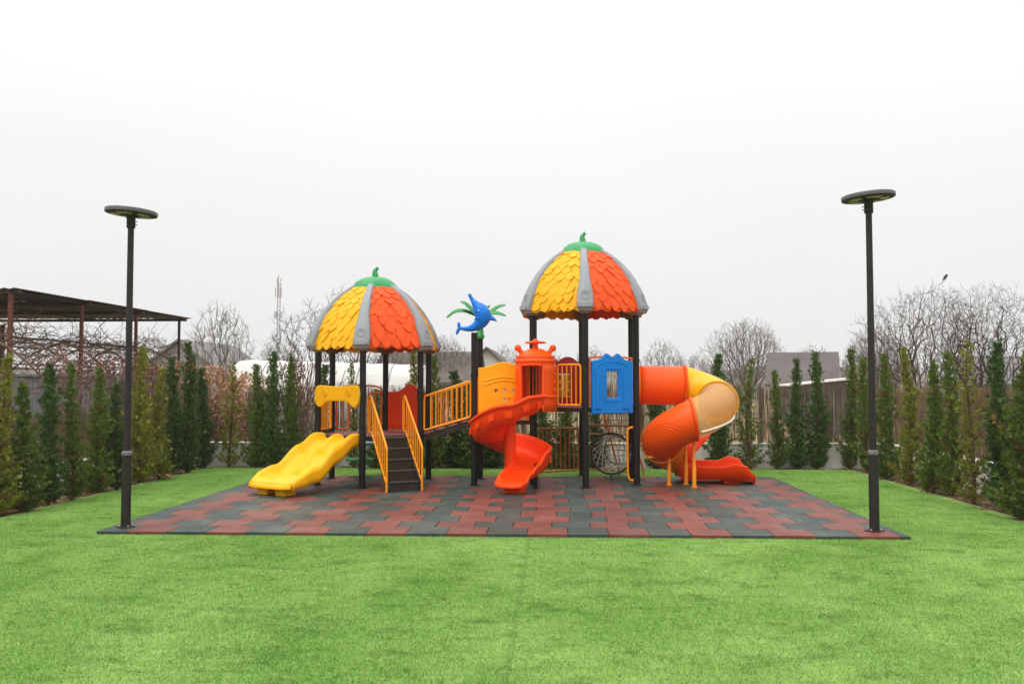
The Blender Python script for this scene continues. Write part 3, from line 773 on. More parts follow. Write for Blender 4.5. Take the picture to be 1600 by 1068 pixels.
# double wave slide on the front left face
DM = (HL[5] + HL[0]) / 2; DN = Vector((-math.sin(PI / 6), -math.cos(PI / 6), 0)); DT = Vector((-DN.y, DN.x, 0))   # DT to the right
if DT.x < 0: DT = -DT
def DPt(s_, t_, z): return DM + DN * s_ + DT * t_ + U * z
LS = 1.62
rings = []
for i in range(41):
    s_ = -.06 + (LS + .06) * i / 40
    bed = interp(s_, [-.06, .10, .55, 1.1, 1.42, LS], [.83, .82, .57, .29, .235, .215]) + .018 * math.sin(max(0, s_ - .2) * 6.2) * (1 if .2 < s_ < 1.2 else 0)
    rail = interp(s_, [-.06, .05, .35, .6, 1.05, 1.3, LS], [.10, .12, .17, .17, .16, .13, .02])
    mid = interp(s_, [-.06, .05, .35, .6, 1.05, 1.35, LS], [.08, .11, .11, .10, .08, .045, .005])
    hw = interp(s_, [-.06, .3, 1.0, 1.4, LS], [.44, .45, .47, .50, .46])
    dn = -.035 * max(0, (s_ - 1.5) / (LS - 1.5)) ** 2
    ring = []
    for (t_, h_) in ((-1.07, -.10), (-1.07, -.02), (-1.07, .55), (-1.05, .9), (-1.0, 1.0), (-.95, .9), (-.90, .5), (-.82, .14), (-.68, .02), (-.5, 0), (-.3, .03), (-.17, .22), (-.09, .62), (-.04, .95), (0, 1.0),
                     (.04, .95), (.09, .62), (.17, .22), (.3, .03), (.5, 0), (.68, .02), (.82, .14), (.90, .5), (.95, .9), (1.0, 1.0), (1.05, .9), (1.07, .55), (1.07, -.02), (1.07, -.10)):
        hgt = (mid if abs(t_) < .25 else rail)
        z = bed + dn + (h_ * hgt if h_ >= 0 else h_ * .9)
        ring.append(DPt(s_, t_ * hw, z))
    rings.append(ring)
mb = MB(); mb.rings(rings, False)
sl = mb.build('double_slide', 'yellow_plastic', PS, angle=60, solid=.014)
rings = []   # rounded front lip closing the end
for k in range(7):
    a_ = k / 6 * PI / 2; ring = []
    for q in range(25):
        t_ = -1.07 + 2.14 * q / 24; ring.append(DPt(LS + .05 * math.sin(a_) * (1 - .5 * abs(t_) ** 3) - .002, t_ * .46, (.18 - .07 * (1 - math.cos(a_)) + .012 * abs(t_) ** 4)))
    rings.append(ring)
MB().rings(rings, False).build('slide_lip', 'yellow_plastic', sl, local=True, solid=.012)
for t_ in (-.22, .2):
    P = [(LS - .27, t_ - .11, .0015), (LS - .02, t_ - .11, .0015), (LS - .02, t_ + .11, .0015), (LS - .27, t_ + .11, .0015)]
    mb = MB(); mb.rings([[DPt(*p) for p in P], [DPt(p[0] + .02 * (1 if i in (1, 2) else -1), p[1] + .015 * (1 if i > 1 else -1), .20) for i, p in enumerate(P)]]); mb.build('slide_foot', 'yellow_plastic', sl, smooth=False, bevel=.015, local=True)
# bone shaped yellow header above the double slide
W = (HL[0] - HL[5]).length
pts = []
for i in range(21):
    t = i / 20; pts.append((lerp(.10, W - .10, t), 1.44 + .10 * math.sin(PI * t) ** 1 * (1 if True else 0)))
pts = [(W - .04, 1.50), (W - .02, 1.62), (W - .04, 1.74), (W - .10, 1.785), (W - .25, 1.78), (W / 2, 1.765), (.25, 1.78), (.10, 1.785), (.04, 1.74), (.02, 1.62), (.04, 1.50), (.09, 1.44), (.17, 1.44), (.24, 1.50), (.34, 1.535), (W / 2, 1.545), (W - .34, 1.535), (W - .24, 1.50), (W - .17, 1.44), (W - .09, 1.44)]
sp_ = smooth_path([Vector((p[0], p[1], 0)) for p in pts + pts[:1]], 3)[:-1]
hp = panel2d('slide_header', [(p.x, p.y) for p in sp_], [], .07, .02, 'yellow_soft', PS, along(HL[5], HL[0], 0, 0, .06), HL[0] - HL[5])
for u in (.24, .76):
    c = along(HL[5], HL[0], u, 1.655, .1); dirn = DN; mb = MB()
    mb.tube([c + DT * math.cos(t) * .055 + U * math.sin(t) * .055 for t in [i * 2 * PI / 18 for i in range(18)]], .008, 6, loop=True); mb.ball(c, (.025, .025, .025), 8)
    mb.build('rosette', 'yellow_soft', hp, local=True)

# step climber behind the left tower: curved green pole with pale blue and green foot discs
cb = Vector((-3.16, 7.08, 0))
mb = MB(); mb.tube(smooth_path([cb + U * .0015, cb + Vector((-.02, .02, .2)), cb + Vector((.04, 0, .5)), cb + Vector((.02, -.06, .95)), cb + Vector((.05, -.2, 1.35))], 5), .05, 10)
cl = mb.build('step_climber', 'green_plastic', PS)
for z, mt, dx in ((.30, 'green_plastic', -.02), (.62, 'pale_blue', .02)):
    MB().lathe([(.05, z - .05), (.12, z - .02), (.24, z - .012), (.26, z + .01), (.25, z + .035), (.1, z + .04)], 24, cb + Vector((dx, 0, 0))).build('foot_disc', mt, cl, local=True)

# bridge ramp between the left tower and the dolphin posts
XA, XB = HL[1].x + .02, PD1.x - .01
mb = MB()
nst = 4
rampo = MB().hexa([(XA, 5.378, DECK_L - .10), (XB, 5.378, DECK_M - .09), (XB, 6.342, DECK_M - .09), (XA, 6.342, DECK_L - .10), (XA, 5.378, DECK_L - .07), (XB, 5.378, DECK_M - .06), (XB, 6.342, DECK_M - .06), (XA, 6.342, DECK_L - .07)]).build('bridge_ramp', 'step_brown', PS, smooth=False)
for y in (5.36, 6.36):
    MB().hexa([(XA, y - .015, DECK_L - .115), (XB, y - .015, DECK_M - .10), (XB, y + .015, DECK_M - .10), (XA, y + .015, DECK_L - .115), (XA, y - .015, DECK_L + .005), (XB, y - .015, DECK_M + .03), (XB, y + .015, DECK_M + .03), (XA, y + .015, DECK_L + .005)]).build('side_beam', 'step_brown', rampo, smooth=False, local=True)
for k in range(nst):
    x0, x1 = lerp(XA, XB, k / nst), lerp(XA, XB, (k + 1) / nst); z = lerp(DECK_L, DECK_M, (k + .5) / nst) - .02
    MB().box(((x0 + x1) / 2, 5.86, z), (x1 - x0 + .012, .97, .045)).build('tread', 'deck_red', rampo, smooth=False, bevel=.006, local=True)
for y, nb in ((5.325, 8), (6.40, 8)):
    railing('bridge_railing', ((XA + .045, y, 1.60), (XB - .055, y, 1.885)), ((XA + .045, y, .985), (XB - .055, y, 1.225)), nb, 'rail_yellow', .018, .0115, .09, .97)

# castle window panel (yellow) between the front dolphin post and the right tower
A, B = PD1 + Vector((.085, 0, 0)), HRt[5] + Vector((-.075, 0, 0))
W = (B - A).length
pts = [(.0, DECK_M + .03), (W, DECK_M + .03), (W, 2.10)]
for i in range(17):
    t = i / 16; pts.append((lerp(W, 0, t), 2.10 + .115 * math.exp(-((t - .5) / .30) ** 2)))
holes = []
for (u, v) in ((.31, 1.70), (.47, 1.715), (.63, 1.70), (.47, 1.545)): holes.append(rrect(u - .034, v - .036, u + .034, v + .036, .006, 2))
for (u0, u1, v) in ((.27, .35, 1.845), (.43, .51, 1.865), (.60, .68, 1.845)): holes.append(rrect(u0, v - .012, u1, v + .012, .01, 3))
cp = panel2d('castle_panel', pts, holes, .05, .012, 'yellow_plastic', PS, A, B - A)
nrm = Vector((0, -1, 0))
for (dz, amp) in ((1.80, .09), (1.88, .07)):
    mb = MB(); mb.tube([A + (B - A) * lerp(.10, .92, i / 16) + nrm * .026 + U * (dz + amp * math.sin(PI * i / 16)) for i in range(17)], .013, 6); mb.build('moulded_arch', 'yellow_plastic', cp, local=True)
for (u0, u1, v) in ((.26, .36, 1.745), (.42, .52, 1.76), (.58, .68, 1.745), (.36, .58, 1.59)):
    MB().box(A + (B - A) * ((u0 + u1) / 2 / W) + nrm * .027 + U * v, (u1 - u0, .02, .016)).build('window_sill', 'yellow_plastic', cp, smooth=False, bevel=.005, local=True)
for x_ in (-.665, .25): MB().tube([(x_, 5.34, DECK_M), (x_, 5.34, 1.95)], .017, 8).build('panel_post', 'rail_orange', PS)

# right tower panels
dA = HRt[1] - HRt[0]; W = dA.length
def wavy_top(u0, u1, z, a, n_=28):
    P = []
    for i in range(n_ + 1):
        t = i / n_; u = lerp(u1, u0, t)
        P.append((u, z + a * (.25 + .75 * abs(math.sin(2 * PI * (t - .0)))) * (math.sin(PI * t) ** .6) ))
    return P
pts = [(.14, 1.31), (W - .10, 1.31), (W - .10, 2.22)] + [(lerp(W - .10, .14, i / 30), 2.22 + .045 * math.sin(PI * i / 30) + .095 * (math.exp(-((i / 30 - .36) / .10) ** 2) + math.exp(-((i / 30 - .64) / .10) ** 2))) for i in range(31)] + [(.14, 2.22)]
hole = rrect(.43, 1.56, .70, 2.06, .03)
bp_ = panel2d('window_panel', pts, [hole], .055, .014, 'blue_plastic', PS, HRt[0], dA)
FN = Vector((dA.y, -dA.x, 0)).normalized()
def FP(u, z, o_=.03): return HRt[0] + dA.normalized() * u + FN * o_ + U * z
mb = MB(); mb.tube([FP(u, v, .026) for u, v in rrect(.39, 1.52, .74, 2.10, .04)], .012, 6, loop=True); mb.build('window_frame', 'blue_plastic', bp_, local=True)
for u in (.245, .845):
    MB().bar(FP(u, 1.42, .03), FP(u, 2.08, .03), .10, .016, FN).build('moulded_shutter', 'blue_plastic', bp_, smooth=False, bevel=.006, local=True)
    MB().bar(FP(u - .07, 1.395, .034), FP(u + .07, 1.395, .034), .03, .03, FN).build('moulded_sill', 'blue_plastic', bp_, smooth=False, bevel=.006, local=True)
mb = MB(); mb.tube([FP(lerp(.2, .9, i / 20), 2.12 + .10 * math.sin(PI * i / 20) ** .5, .026) for i in range(21)], .010, 6); mb.build('moulded_arch', 'blue_plastic', bp_, local=True)
MB().tube(smooth_path([FP(.10, 1.46, -.02), FP(.10, 2.2, -.02), FP(.14, 2.29, -.02), FP(.5, 2.31, -.02), FP(.96, 2.29, -.02), FP(1.0, 2.2, -.02), FP(1.0, 1.46, -.02)], 5), .018, 10).build('arch_rail', 'rail_orange', PS)
# railing right of the hydrant hood
dB = HRt[0] - HRt[5]
railing('railing', (along(HRt[5], HRt[0], .50, 2.17, .03), along(HRt[5], HRt[0], .93, 2.17, .03)), (along(HRt[5], HRt[0], .50, 1.45, .03), along(HRt[5], HRt[0], .93, 1.45, .03)), 4, 'rail_yellow', u0=.10, u1=.9)
# red game panel with nine turning noughts-and-crosses blocks on the back left face
dC = HRt[3] - HRt[4]; W = dC.length
pts = [(.08, 1.42), (W - .08, 1.42), (W - .08, 2.22)] + [(lerp(W - .08, .08, i / 24), 2.22 + .11 * abs(math.sin(2 * PI * i / 24 * 1.0)) ** .8 + .03 * math.sin(PI * i / 24)) for i in range(25)] + [(.08, 2.22)]
hole = rrect(.27, 1.55, .83, 2.04, .03)
gp = panel2d('game_panel', pts, [hole], .05, .012, 'deep_red', PS, HRt[4], dC)
GN = Vector((dC.y, -dC.x, 0)).normalized(); gd = dC.normalized()
sym = 'XOXOXOOXO'
for i in range(9):
    r_, c_ = divmod(i, 3); ctr = HRt[4] + gd * (.365 + c_ * .185) + U * (1.635 + r_ * .155)
    mb = MB(); mb.lathe([(.05, -.068), (.062, -.06), (.062, .06), (.05, .068)], 14, ctr); mb.cur = 1
    fc = ctr + GN * .064
    if sym[i] == 'X':
        for sg in (-1, 1): mb.bar(fc - gd * .035 - U * .042 * sg, fc + gd * .035 + U * .042 * sg, .014, .006, GN)
    else: mb.tube([fc + gd * .036 * math.cos(t) + U * .042 * math.sin(t) for t in [j * 2 * PI / 16 for j in range(16)]], .008, 6, loop=True)
    mb.build('game_block', ['yellow_soft', 'ink_black'], gp, local=True)
for z in (1.56, 1.715, 1.87): MB().tube([HRt[4] + gd * .26 + U * (z - .003), HRt[4] + gd * .84 + U * (z - .003)], .008, 6).build('axle', 'rail_yellow', gp, local=True)
# inside barrier bars seen through the hood, on the back right face
railing('railing', (along(HRt[3], HRt[2], .08, 2.2), along(HRt[3], HRt[2], .40, 2.2)), (along(HRt[3], HRt[2], .08, 1.46), along(HRt[3], HRt[2], .40, 1.46)), 3, 'rail_yellow')
railing('railing', ((-.60, 6.42, 2.05), (.26, 6.56, 2.05)), ((-.60, 6.42, 1.25), (.26, 6.56, 1.25)), 7, 'rail_yellow')

railing('railing', ((.23, 5.415, 2.17), (.50, 5.415, 2.17)), ((.23, 5.415, 1.45), (.50, 5.415, 1.45)), 4, 'rail_yellow')
# low railing under the right tower, climbing hoop net, frame and handle
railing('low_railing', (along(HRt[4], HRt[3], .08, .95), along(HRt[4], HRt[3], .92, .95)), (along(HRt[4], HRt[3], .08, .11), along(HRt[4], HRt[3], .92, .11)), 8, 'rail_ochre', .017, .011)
mb = MB()
a0, a1 = along(HRt[3], HRt[2], .06, 0), along(HRt[3], HRt[2], .94, 0)
mb.tube(smooth_path([a0 + U * .12, a0 + U * .9, a0.lerp(a1, .05) + U * 1.0, a0.lerp(a1, .5) + U * 1.005, a0.lerp(a1, .95) + U * 1.0, a1 + U * .9, a1 + U * .12], 5), .019, 10); mb.tube([a0 + U * .83, a1 + U * .83], .016, 8); mb.tube([a0 + U * .13, a1 + U * .13], .016, 8)
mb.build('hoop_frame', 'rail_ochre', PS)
# net tunnel: two dark hoops joined by a rope net
HC0, HC1 = Vector((1.80, 6.28, .50)), Vector((2.02, 7.35, .50)); HRD = .385
ax = (HC1 - HC0).normalized(); hx = U.cross(ax).normalized()
def HPt(c, a_, r_=HRD): return c + hx * (math.cos(a_) * r_) + U * (math.sin(a_) * r_)
mb = MB(); mb.tube([HPt(HC0, i * 2 * PI / 40) for i in range(40)], .021, 8, loop=True); hoop = mb.build('net_hoop', 'dark_ring', PS)
mb = MB(); mb.tube([HPt(HC1, i * 2 * PI / 40, .3) for i in range(40)], .018, 8, loop=True); mb.build('net_hoop', 'dark_ring', PS)
MB().tube([HC0 - U * .385, Vector((HC0.x, HC0.y, .0015))], .016, 8).build('hoop_leg', 'dark_ring', PS)
MB().tube([HC1 - U * .29, Vector((HC1.x, HC1.y, -.03))], .016, 8).build('hoop_leg', 'dark_ring', PS)
mb = MB(); NR = 16
for k in range(NR):
    for sg in (-1, 1):
        P = []
        for j in range(9):
            t = j / 8; a_ = (k + sg * t * 3.2) * 2 * PI / NR; P.append(HPt(HC0.lerp(HC1, t), a_, lerp(HRD, .3, t) * (1 - .13 * math.sin(PI * t))))
        mb.tube(P, .010, 5)
mb.build('rope_net', 'rope', PS)
mb = MB(); nv = 9
for k in range(nv):                       # crossing ropes over the far hoop
    a_ = PI * (k + .5) / nv; c_, s_ = math.cos(a_) * .3, math.sin(a_) * .3
    mb.tube([HC1 + hx * c_ - U * s_, HC1 + hx * c_ + U * s_], .010, 5); mb.tube([HC1 - hx * s_ + U * c_, HC1 + hx * s_ + U * c_], .010, 5)
mb.build('rope_net', 'rope', PS)
# sloping rope climber up to the deck behind the hoop
b0, b1 = along(HRt[3], HRt[2], .42, 1.36, 0), along(HRt[3], HRt[2], .92, 1.36, 0)
outv = Vector((dC.y, 0, 0)); on = Vector((.5, .866, 0))
g0, g1 = b0 + on * .75 - U * 1.36, b1 + on * .75 - U * 1.36
mb = MB(); mb.tube([b0, g0 + U * .0], .018, 8); mb.tube([b1, g1 + U * .0], .018, 8); rc = mb.build('rope_climber', 'rail_orange', PS)
mb = MB()
for k in range(1, 11): mb.tube([b0.lerp(g0, k / 11), b1.lerp(g1, k / 11)], .009, 5)
for k in range(1, 6): mb.tube([b0.lerp(b1, k / 6), g0.lerp(g1, k / 6)], .008, 5)
mb.build('rope_net', 'rope', rc, local=True)
hp0 = HRt[1] + Vector((-.07, -.03, 0))
mb = MB(); mb.tube(smooth_path([hp0 + U * 1.04, hp0 + Vector((-.07, -.01, 1.02)), hp0 + Vector((-.10, -.01, .94)), hp0 + Vector((-.10, -.01, .5)), hp0 + Vector((-.09, -.01, .18)), hp0 + Vector((-.05, -.01, .09)), hp0 + U * .085], 5), .0205, 10)
mb.build('grab_bar', 'rail_yellow', PS)
MB().lathe([(.058, .075), (.068, .078), (.068, .108), (.058, .11)], 20, HRt[1]).build('collar', 'post_black', PS)
MB().lathe([(.058, 1.0), (.068, 1.003), (.068, 1.045), (.058, 1.048)], 20, HRt[1]).build('collar', 'post_black', PS)

# ---- hydrant-shaped orange hood at the top of the spiral slide
PC = Vector((.385, 5.17, 0)); PR = .365; faceA = math.atan2(-.985, -.17); rearA = math.atan2(.866, .5)
mb = MB()
zt_ = 2.20
rings = []
def hood_sector(a0, a1, z0_, z1_, nz_=6, seg=14):
    rg = []
    for k in range(nz_ + 1):
        z = lerp(z0_, z1_, k / nz_); rg.append([PC + Vector((PR * math.cos(lerp(a0, a1, j / seg)), PR * math.sin(lerp(a0, a1, j / seg)), z)) for j in range(seg + 1)])
    mb.rings(rg, False)
op, ob_ = R(33), R(52)
hood_sector(faceA + op, rearA - ob_, 1.33, zt_); hood_sector(rearA + ob_, faceA + 2 * PI - op, 1.33, zt_)
prof_ = [(PR, zt_ - .06), (PR, zt_), (PR + .012, zt_ + .012), (PR + .012, zt_ + .04), (PR - .004, zt_ + .05), (PR - .018, zt_ + .09), (PR - .004, zt_ + .098), (PR - .012, zt_ + .125), (PR - .05, zt_ + .135), (.24, zt_ + .20), (.14, zt_ + .245), (.055, zt_ + .262), (.02, zt_ + .264)]
rg = [[PC + Vector((r_ * math.cos(2 * PI * j / 40), r_ * math.sin(2 * PI * j / 40), z)) for j in range(40)] for r_, z in prof_]
mb.rings(rg, True, False, True)
hood = mb.build('slide_hood', 'orange_plastic', PS, angle=50, solid=.02)
mb = MB()      # raised frame round the front and rear opening
for (fa, hw) in ((faceA, op), (rearA, ob_)):
    P = [PC + Vector((PR * math.cos(fa - hw), PR * math.sin(fa - hw), 1.34))] + [PC + Vector((PR * math.cos(lerp(fa - hw, fa + hw, i / 10)), PR * math.sin(lerp(fa - hw, fa + hw, i / 10)), zt_ - .05 + .02 * math.sin(PI * i / 10))) for i in range(11)] + [PC + Vector((PR * math.cos(fa + hw), PR * math.sin(fa + hw), 1.34))]
    mb.tube(P, .02, 8)
mb.build('opening_frame', 'orange_plastic', hood, local=True)
c = PC + U * (zt_ + .25)
mb = MB(); mb.lathe([(.07, 0), (.055, .02), (.045, .09), (.05, .10)], 16, c)
mb.lathe([(.03, .095), (.15, .10), (.175, .118), (.15, .137), (.06, .145), (.035, .175), (.02, .185)], 40, c, lambda an, z: (1 + .13 * math.cos(4 * an)) if .099 < z - 0 < .14 else 1)
mb.build('valve_wheel', 'orange_plastic', hood, local=True)
sd_ = Vector((1, .12, 0)).normalized()
for sg in (-1, 1):
    mb = MB(); mb.tube([c + sd_ * sg * .24 - U * .07, c + sd_ * sg * .29 - U * .015], .045, 12); mb.ball(c + sd_ * sg * .315 + U * .02, .062, 16); mb.build('ball_knob', 'orange_plastic', hood, local=True)
for z in (1.72, 1.86, 2.0, 2.12):
    mb = MB(); an = R(-22); q = PC + Vector((math.cos(an) * (PR + .005), math.sin(an) * (PR + .005), z)); mb.ball(q, (.03, .03, .028), 10); mb.build('side_stud', 'orange_plastic', hood, local=True)
mb = MB(); mb.tube([PC + Vector(((PR + .008) * math.cos(a), (PR + .008) * math.sin(a), 1.60)) for a in [lerp(R(-75), R(70), i / 14) for i in range(15)]], .02, 8); mb.build('hood_band', 'orange_plastic', hood, local=True)

# ---- spiral slide
SC = Vector((-.05, 4.80, 0)); A0, A1 = -4.0, -380.0
def sp_frame(s_):
    """s in [0,1] helix, (1,2] straight run-out; returns centre, outward dir, bed z"""
    if s_ <= 1:
        a = R(lerp(A0, A1, s_)); o_ = Vector((math.cos(a), math.sin(a), 0)); return SC.copy(), o_, None
    a = R(A1); o_ = Vector((math.cos(a), math.sin(a), 0)); f_ = Vector((math.sin(a), -math.cos(a), 0)); return SC + f_ * ((s_ - 1) * .78), o_, f_
rings = []; orim = []
for i in range(111):
    s_ = i / 75 if i <= 75 else 1 + (i - 75) / 35
    C_, o_, f_ = sp_frame(s_)
    ang = lerp(A0, A1, min(s_, 1))
    bed = interp(-ang, [4, 55, 90, 180, 270, 360, 380], [1.385, 1.29, 1.15, .82, .57, .36, .32])
    if s_ > 1: bed = interp(s_, [1, 1.4, 1.75, 2], [.32, .225, .20, .17])
    rin = .10 if s_ <= .9 else lerp(.10, .07, min(1, (s_ - .9) / .1))
    rout = interp(s_, [0, .1, .2, .9, 1, 1.5, 1.9, 2], [.60, .655, .69, .70, .68, .62, .585, .53])
    ho = interp(s_, [0, .12, .9, 1.1, 1.4, 1.8, 2], [.25, .33, .36, .34, .24, .13, .02])
    hi_ = interp(s_, [0, .1, .85, 1.0, 1.3, 1.8, 2], [.24, .10, .10, .16, .18, .12, .02])
    sec = [(rin - .03, hi_ - .03), (rin - .015, hi_), (rin + .01, hi_ - .01), (rin + .03, hi_ * .5), (rin + .07, hi_ * .12 + .01)]
    m_ = (rin + rout) / 2
    sec += [(lerp(rin + .07, m_, .5), .004), (m_, 0), (lerp(m_, rout - .08, .6), .006), (rout - .08, .025), (rout - .035, ho * .35), (rout - .012, ho * .75), (rout, ho), (rout + .015, ho + .012), (rout + .035, ho + .004), (rout + .042, ho - .02), (rout + .042, ho - .05)]
    ring = [C_ + o_ * r_ + U * (bed + h_) for r_, h_ in sec]
    rings.append(ring); orim.append((C_, o_, rout, bed, ho))
ss = MB().rings(rings, False).build('spiral_slide', 'red_plastic', PS, angle=60, solid=-.02)
MB().lathe([(.105, .10), (.10, .5), (.10, 1.28), (.09, 1.38)], 20, SC).build('centre_column', 'red_plastic', ss, local=True)
MB().lathe([(.06, .0012), (.06, .12)], 16, SC).build('column_foot', 'post_black', ss, local=True)
for i in list(range(6, 74, 5)):                      # moulded blocks under the outer rim
    P = []
    for (i_, top_) in ((i, 0), (i + 2, 0), (i + 2, 1), (i, 1)):
        C_, o_, ro, bed, ho = orim[i_]
        P.append((C_ + o_ * (ro + .005) + U * (bed + ho * (.30 if not top_ else .62)), C_ + o_ * (ro + (.034 if top_ else .03)) + U * (bed + ho * (.30 if not top_ else .62))))
    mb = MB(); mb.hexa([p[0] for p in P] + [p[1] for p in P]); mb.build('moulded_block', 'red_plastic', ss, smooth=False, bevel=.008, local=True)
C_, o_, f_ = sp_frame(2.0); fdir = sp_frame(1.5)[2]
rings = []
for k in range(7):
    a_ = k / 6 * PI * .55; rings.append([C_ + o_ * lerp(.04, .575, q / 16) + fdir * (.045 * math.sin(a_) * (1 - .8 * abs(q / 8 - 1) ** 3)) + U * (.178 + .035 * abs(q / 8 - 1) ** 4 - .07 * (1 - math.cos(a_))) for q in range(17)])
MB().rings(rings, False).build('slide_lip', 'red_plastic', ss, local=True, solid=-.014)
ft = SC + sp_frame(1.72)[0] - SC + o_ * .33
MB().rings([[ft + o_ * sx * .14 + fdir * sy * .13 + U * .0012 for sx, sy in ((-1, -1), (1, -1), (1, 1), (-1, 1))], [ft + o_ * sx * .17 + fdir * sy * .16 + U * .185 for sx, sy in ((-1, -1), (1, -1), (1, 1), (-1, 1))]]).build('slide_foot', 'red_plastic', ss, smooth=False, bevel=.015, local=True)
st_ = sp_frame(.93)
MB().tube([st_[0] + st_[1] * .45 + U * .0012, st_[0] + st_[1] * .45 + U * .44], .03, 10).build('support_leg', 'post_black', ss, local=True)

# ---- tube slide
TC_ = Vector((3.17, 5.55, 0)); TRd, TT = .50, .355
def tz(a): return interp_lin(a, [0, 90, 180, 250, 300, 360], [1.79, 1.52, 1.20, .88, .66, .46])
def interp_lin(x, xs, ys):
    for i in range(len(xs) - 1):
        if x <= xs[i + 1]: return ys[i] + (ys[i + 1] - ys[i]) * (x - xs[i]) / (xs[i + 1] - xs[i])
    return ys[-1]
def tpt(a): t = R(90 - a); return TC_ + Vector((math.cos(t) * TRd, math.sin(t) * TRd, tz(a)))
def tube_part(name, pts_, mat, r0=TT, seg=36, parent=PS, lab=None):
    rg_ = []
    for i, p in enumerate(pts_):
        t = pts_[min(i + 1, len(pts_) - 1)] - pts_[max(i - 1, 0)]; t = Vector((t.x, t.y, t.z * .35)).normalized(); x = t.cross(U).normalized(); y = x.cross(t)
        rg_.append([p + x * (math.cos(2 * PI * j / seg) * r0) + y * (math.sin(2 * PI * j / seg) * r0 * 1.03) for j in range(seg)])
    o = MB().rings(rg_, True, False, False).build(name, mat, parent, angle=60, solid=-.012)
    if lab: tag(o, lab)
    return o
def flange(p, t, mat, r0=TT, wd=.03):
    t = Vector((t.x, t.y, t.z * .35)).normalized(); x = t.cross(U).normalized(); y = x.cross(t); mb = MB(); r0 += .012
    ringf = lambda r_, q: [p + t * q + x * (math.cos(2 * PI * j / 36) * r_) + y * (math.sin(2 * PI * j / 36) * r_) for j in range(36)]
    mb.rings([ringf(r0 + .002, -wd / 2), ringf(r0 + .024, -wd / 2), ringf(r0 + .024, wd / 2), ringf(r0 + .002, wd / 2)], True, False, False)
    return mb.build('flange_ring', mat, PS, angle=60)
def arcp(a0, a1, n_=18): return [tpt(lerp(a0, a1, i / n_)) for i in range(n_ + 1)]
x0 = HRt[1].x + .07
tube_part('tube_section', [Vector((lerp(x0, TC_.x, i / 6), 6.05, lerp(1.80, 1.79, i / 6))) for i in range(7)], 'orange_plastic', lab='straight orange tube section leaving the right tower')
tube_part('tube_elbow', arcp(0, 97), 'yellow_tube', lab='yellow tube elbow at the top bend')
tube_part('clear_elbow', arcp(97, 180), 'clear_plastic', lab='see-through tube elbow at the front bend')
tube_part('tube_elbow', arcp(180, 275), 'orange_plastic', lab='orange tube elbow at the lower front bend')
tube_part('tube_elbow', arcp(275, 362), 'amber_plastic', lab='amber tube elbow at the lower rear bend')
def tang(a): return tpt(a + 1) - tpt(a - 1)
flange(Vector((x0 + .01, 6.05, 1.8)), Vector((1, 0, 0)), 'rail_yellow'); flange(Vector((TC_.x, 6.05, 1.79)), Vector((1, 0, 0)), 'orange_plastic')
flange(tpt(97), tang(97), 'yellow_plastic', wd=.035); flange(tpt(180), tang(180), 'orange_plastic', wd=.035); flange(tpt(275), tang(275), 'amber_plastic')
# bolted lengthways seam of the clear elbow
mb = MB(); ra = []; rb_ = []
rings = []
bolts = []
for i in range(23):
    a = lerp(98, 179, i / 22); p = tpt(a); t = tang(a).normalized(); x = t.cross(U).normalized(); y = x.cross(t)
    rad = Vector((p.x - TC_.x, p.y - TC_.y, 0)).normalized(); th = R(-38); dv = rad * math.cos(th) + y * math.sin(th); nv_ = -rad * math.sin(th) + y * math.cos(th)
    q0, q1 = p + dv * (TT + .002), p + dv * (TT + .032)
    rings.append([q0 - nv_ * .008, q1 - nv_ * .008, q1 + nv_ * .008, q0 + nv_ * .008])
    if i % 4 == 2: bolts.append(q1)
MB().rings(rings).build('seam_flange', 'cap_white', PS)
mb = MB()
for q in bolts: mb.ball(q, .012, 6)
mb.build('bolt', 'dark_ring', PS)
for k in range(3):      # moulded grooves on the lower orange elbow
    P = []
    for i in range(15):
        a = lerp(196 + k * 5, 246 - k * 5, i / 14); p = tpt(a); t = tang(a).normalized(); x = t.cross(U).normalized(); y = x.cross(t)
        rad = Vector((p.x - TC_.x, p.y - TC_.y, 0)).normalized(); th = R(20 - k * 7 - 26 * (i / 14 - .5) ** 2 * 4); P.append(p + (rad * math.cos(th) + y * math.sin(th)) * (TT + .001))
    MB().tube(P, .007, 6).build('moulded_groove', 'orange_plastic', PS)
# entry frame panel on the tower side
eo = [(.12, 1.43), (.97, 1.43), (.97, 2.22), (.80, 2.30), (.54, 2.33), (.28, 2.30), (.12, 2.22)]
ehole = [(.545 + .335 * math.cos(t), 1.80 + .335 * math.sin(t)) for t in [i * 2 * PI / 36 for i in range(36)]]
panel2d('entry_panel', eo, [ehole], .05, .012, 'rail_yellow', PS, HRt[1] + Vector((.03, 0, 0)), HRt[2] - HRt[1])
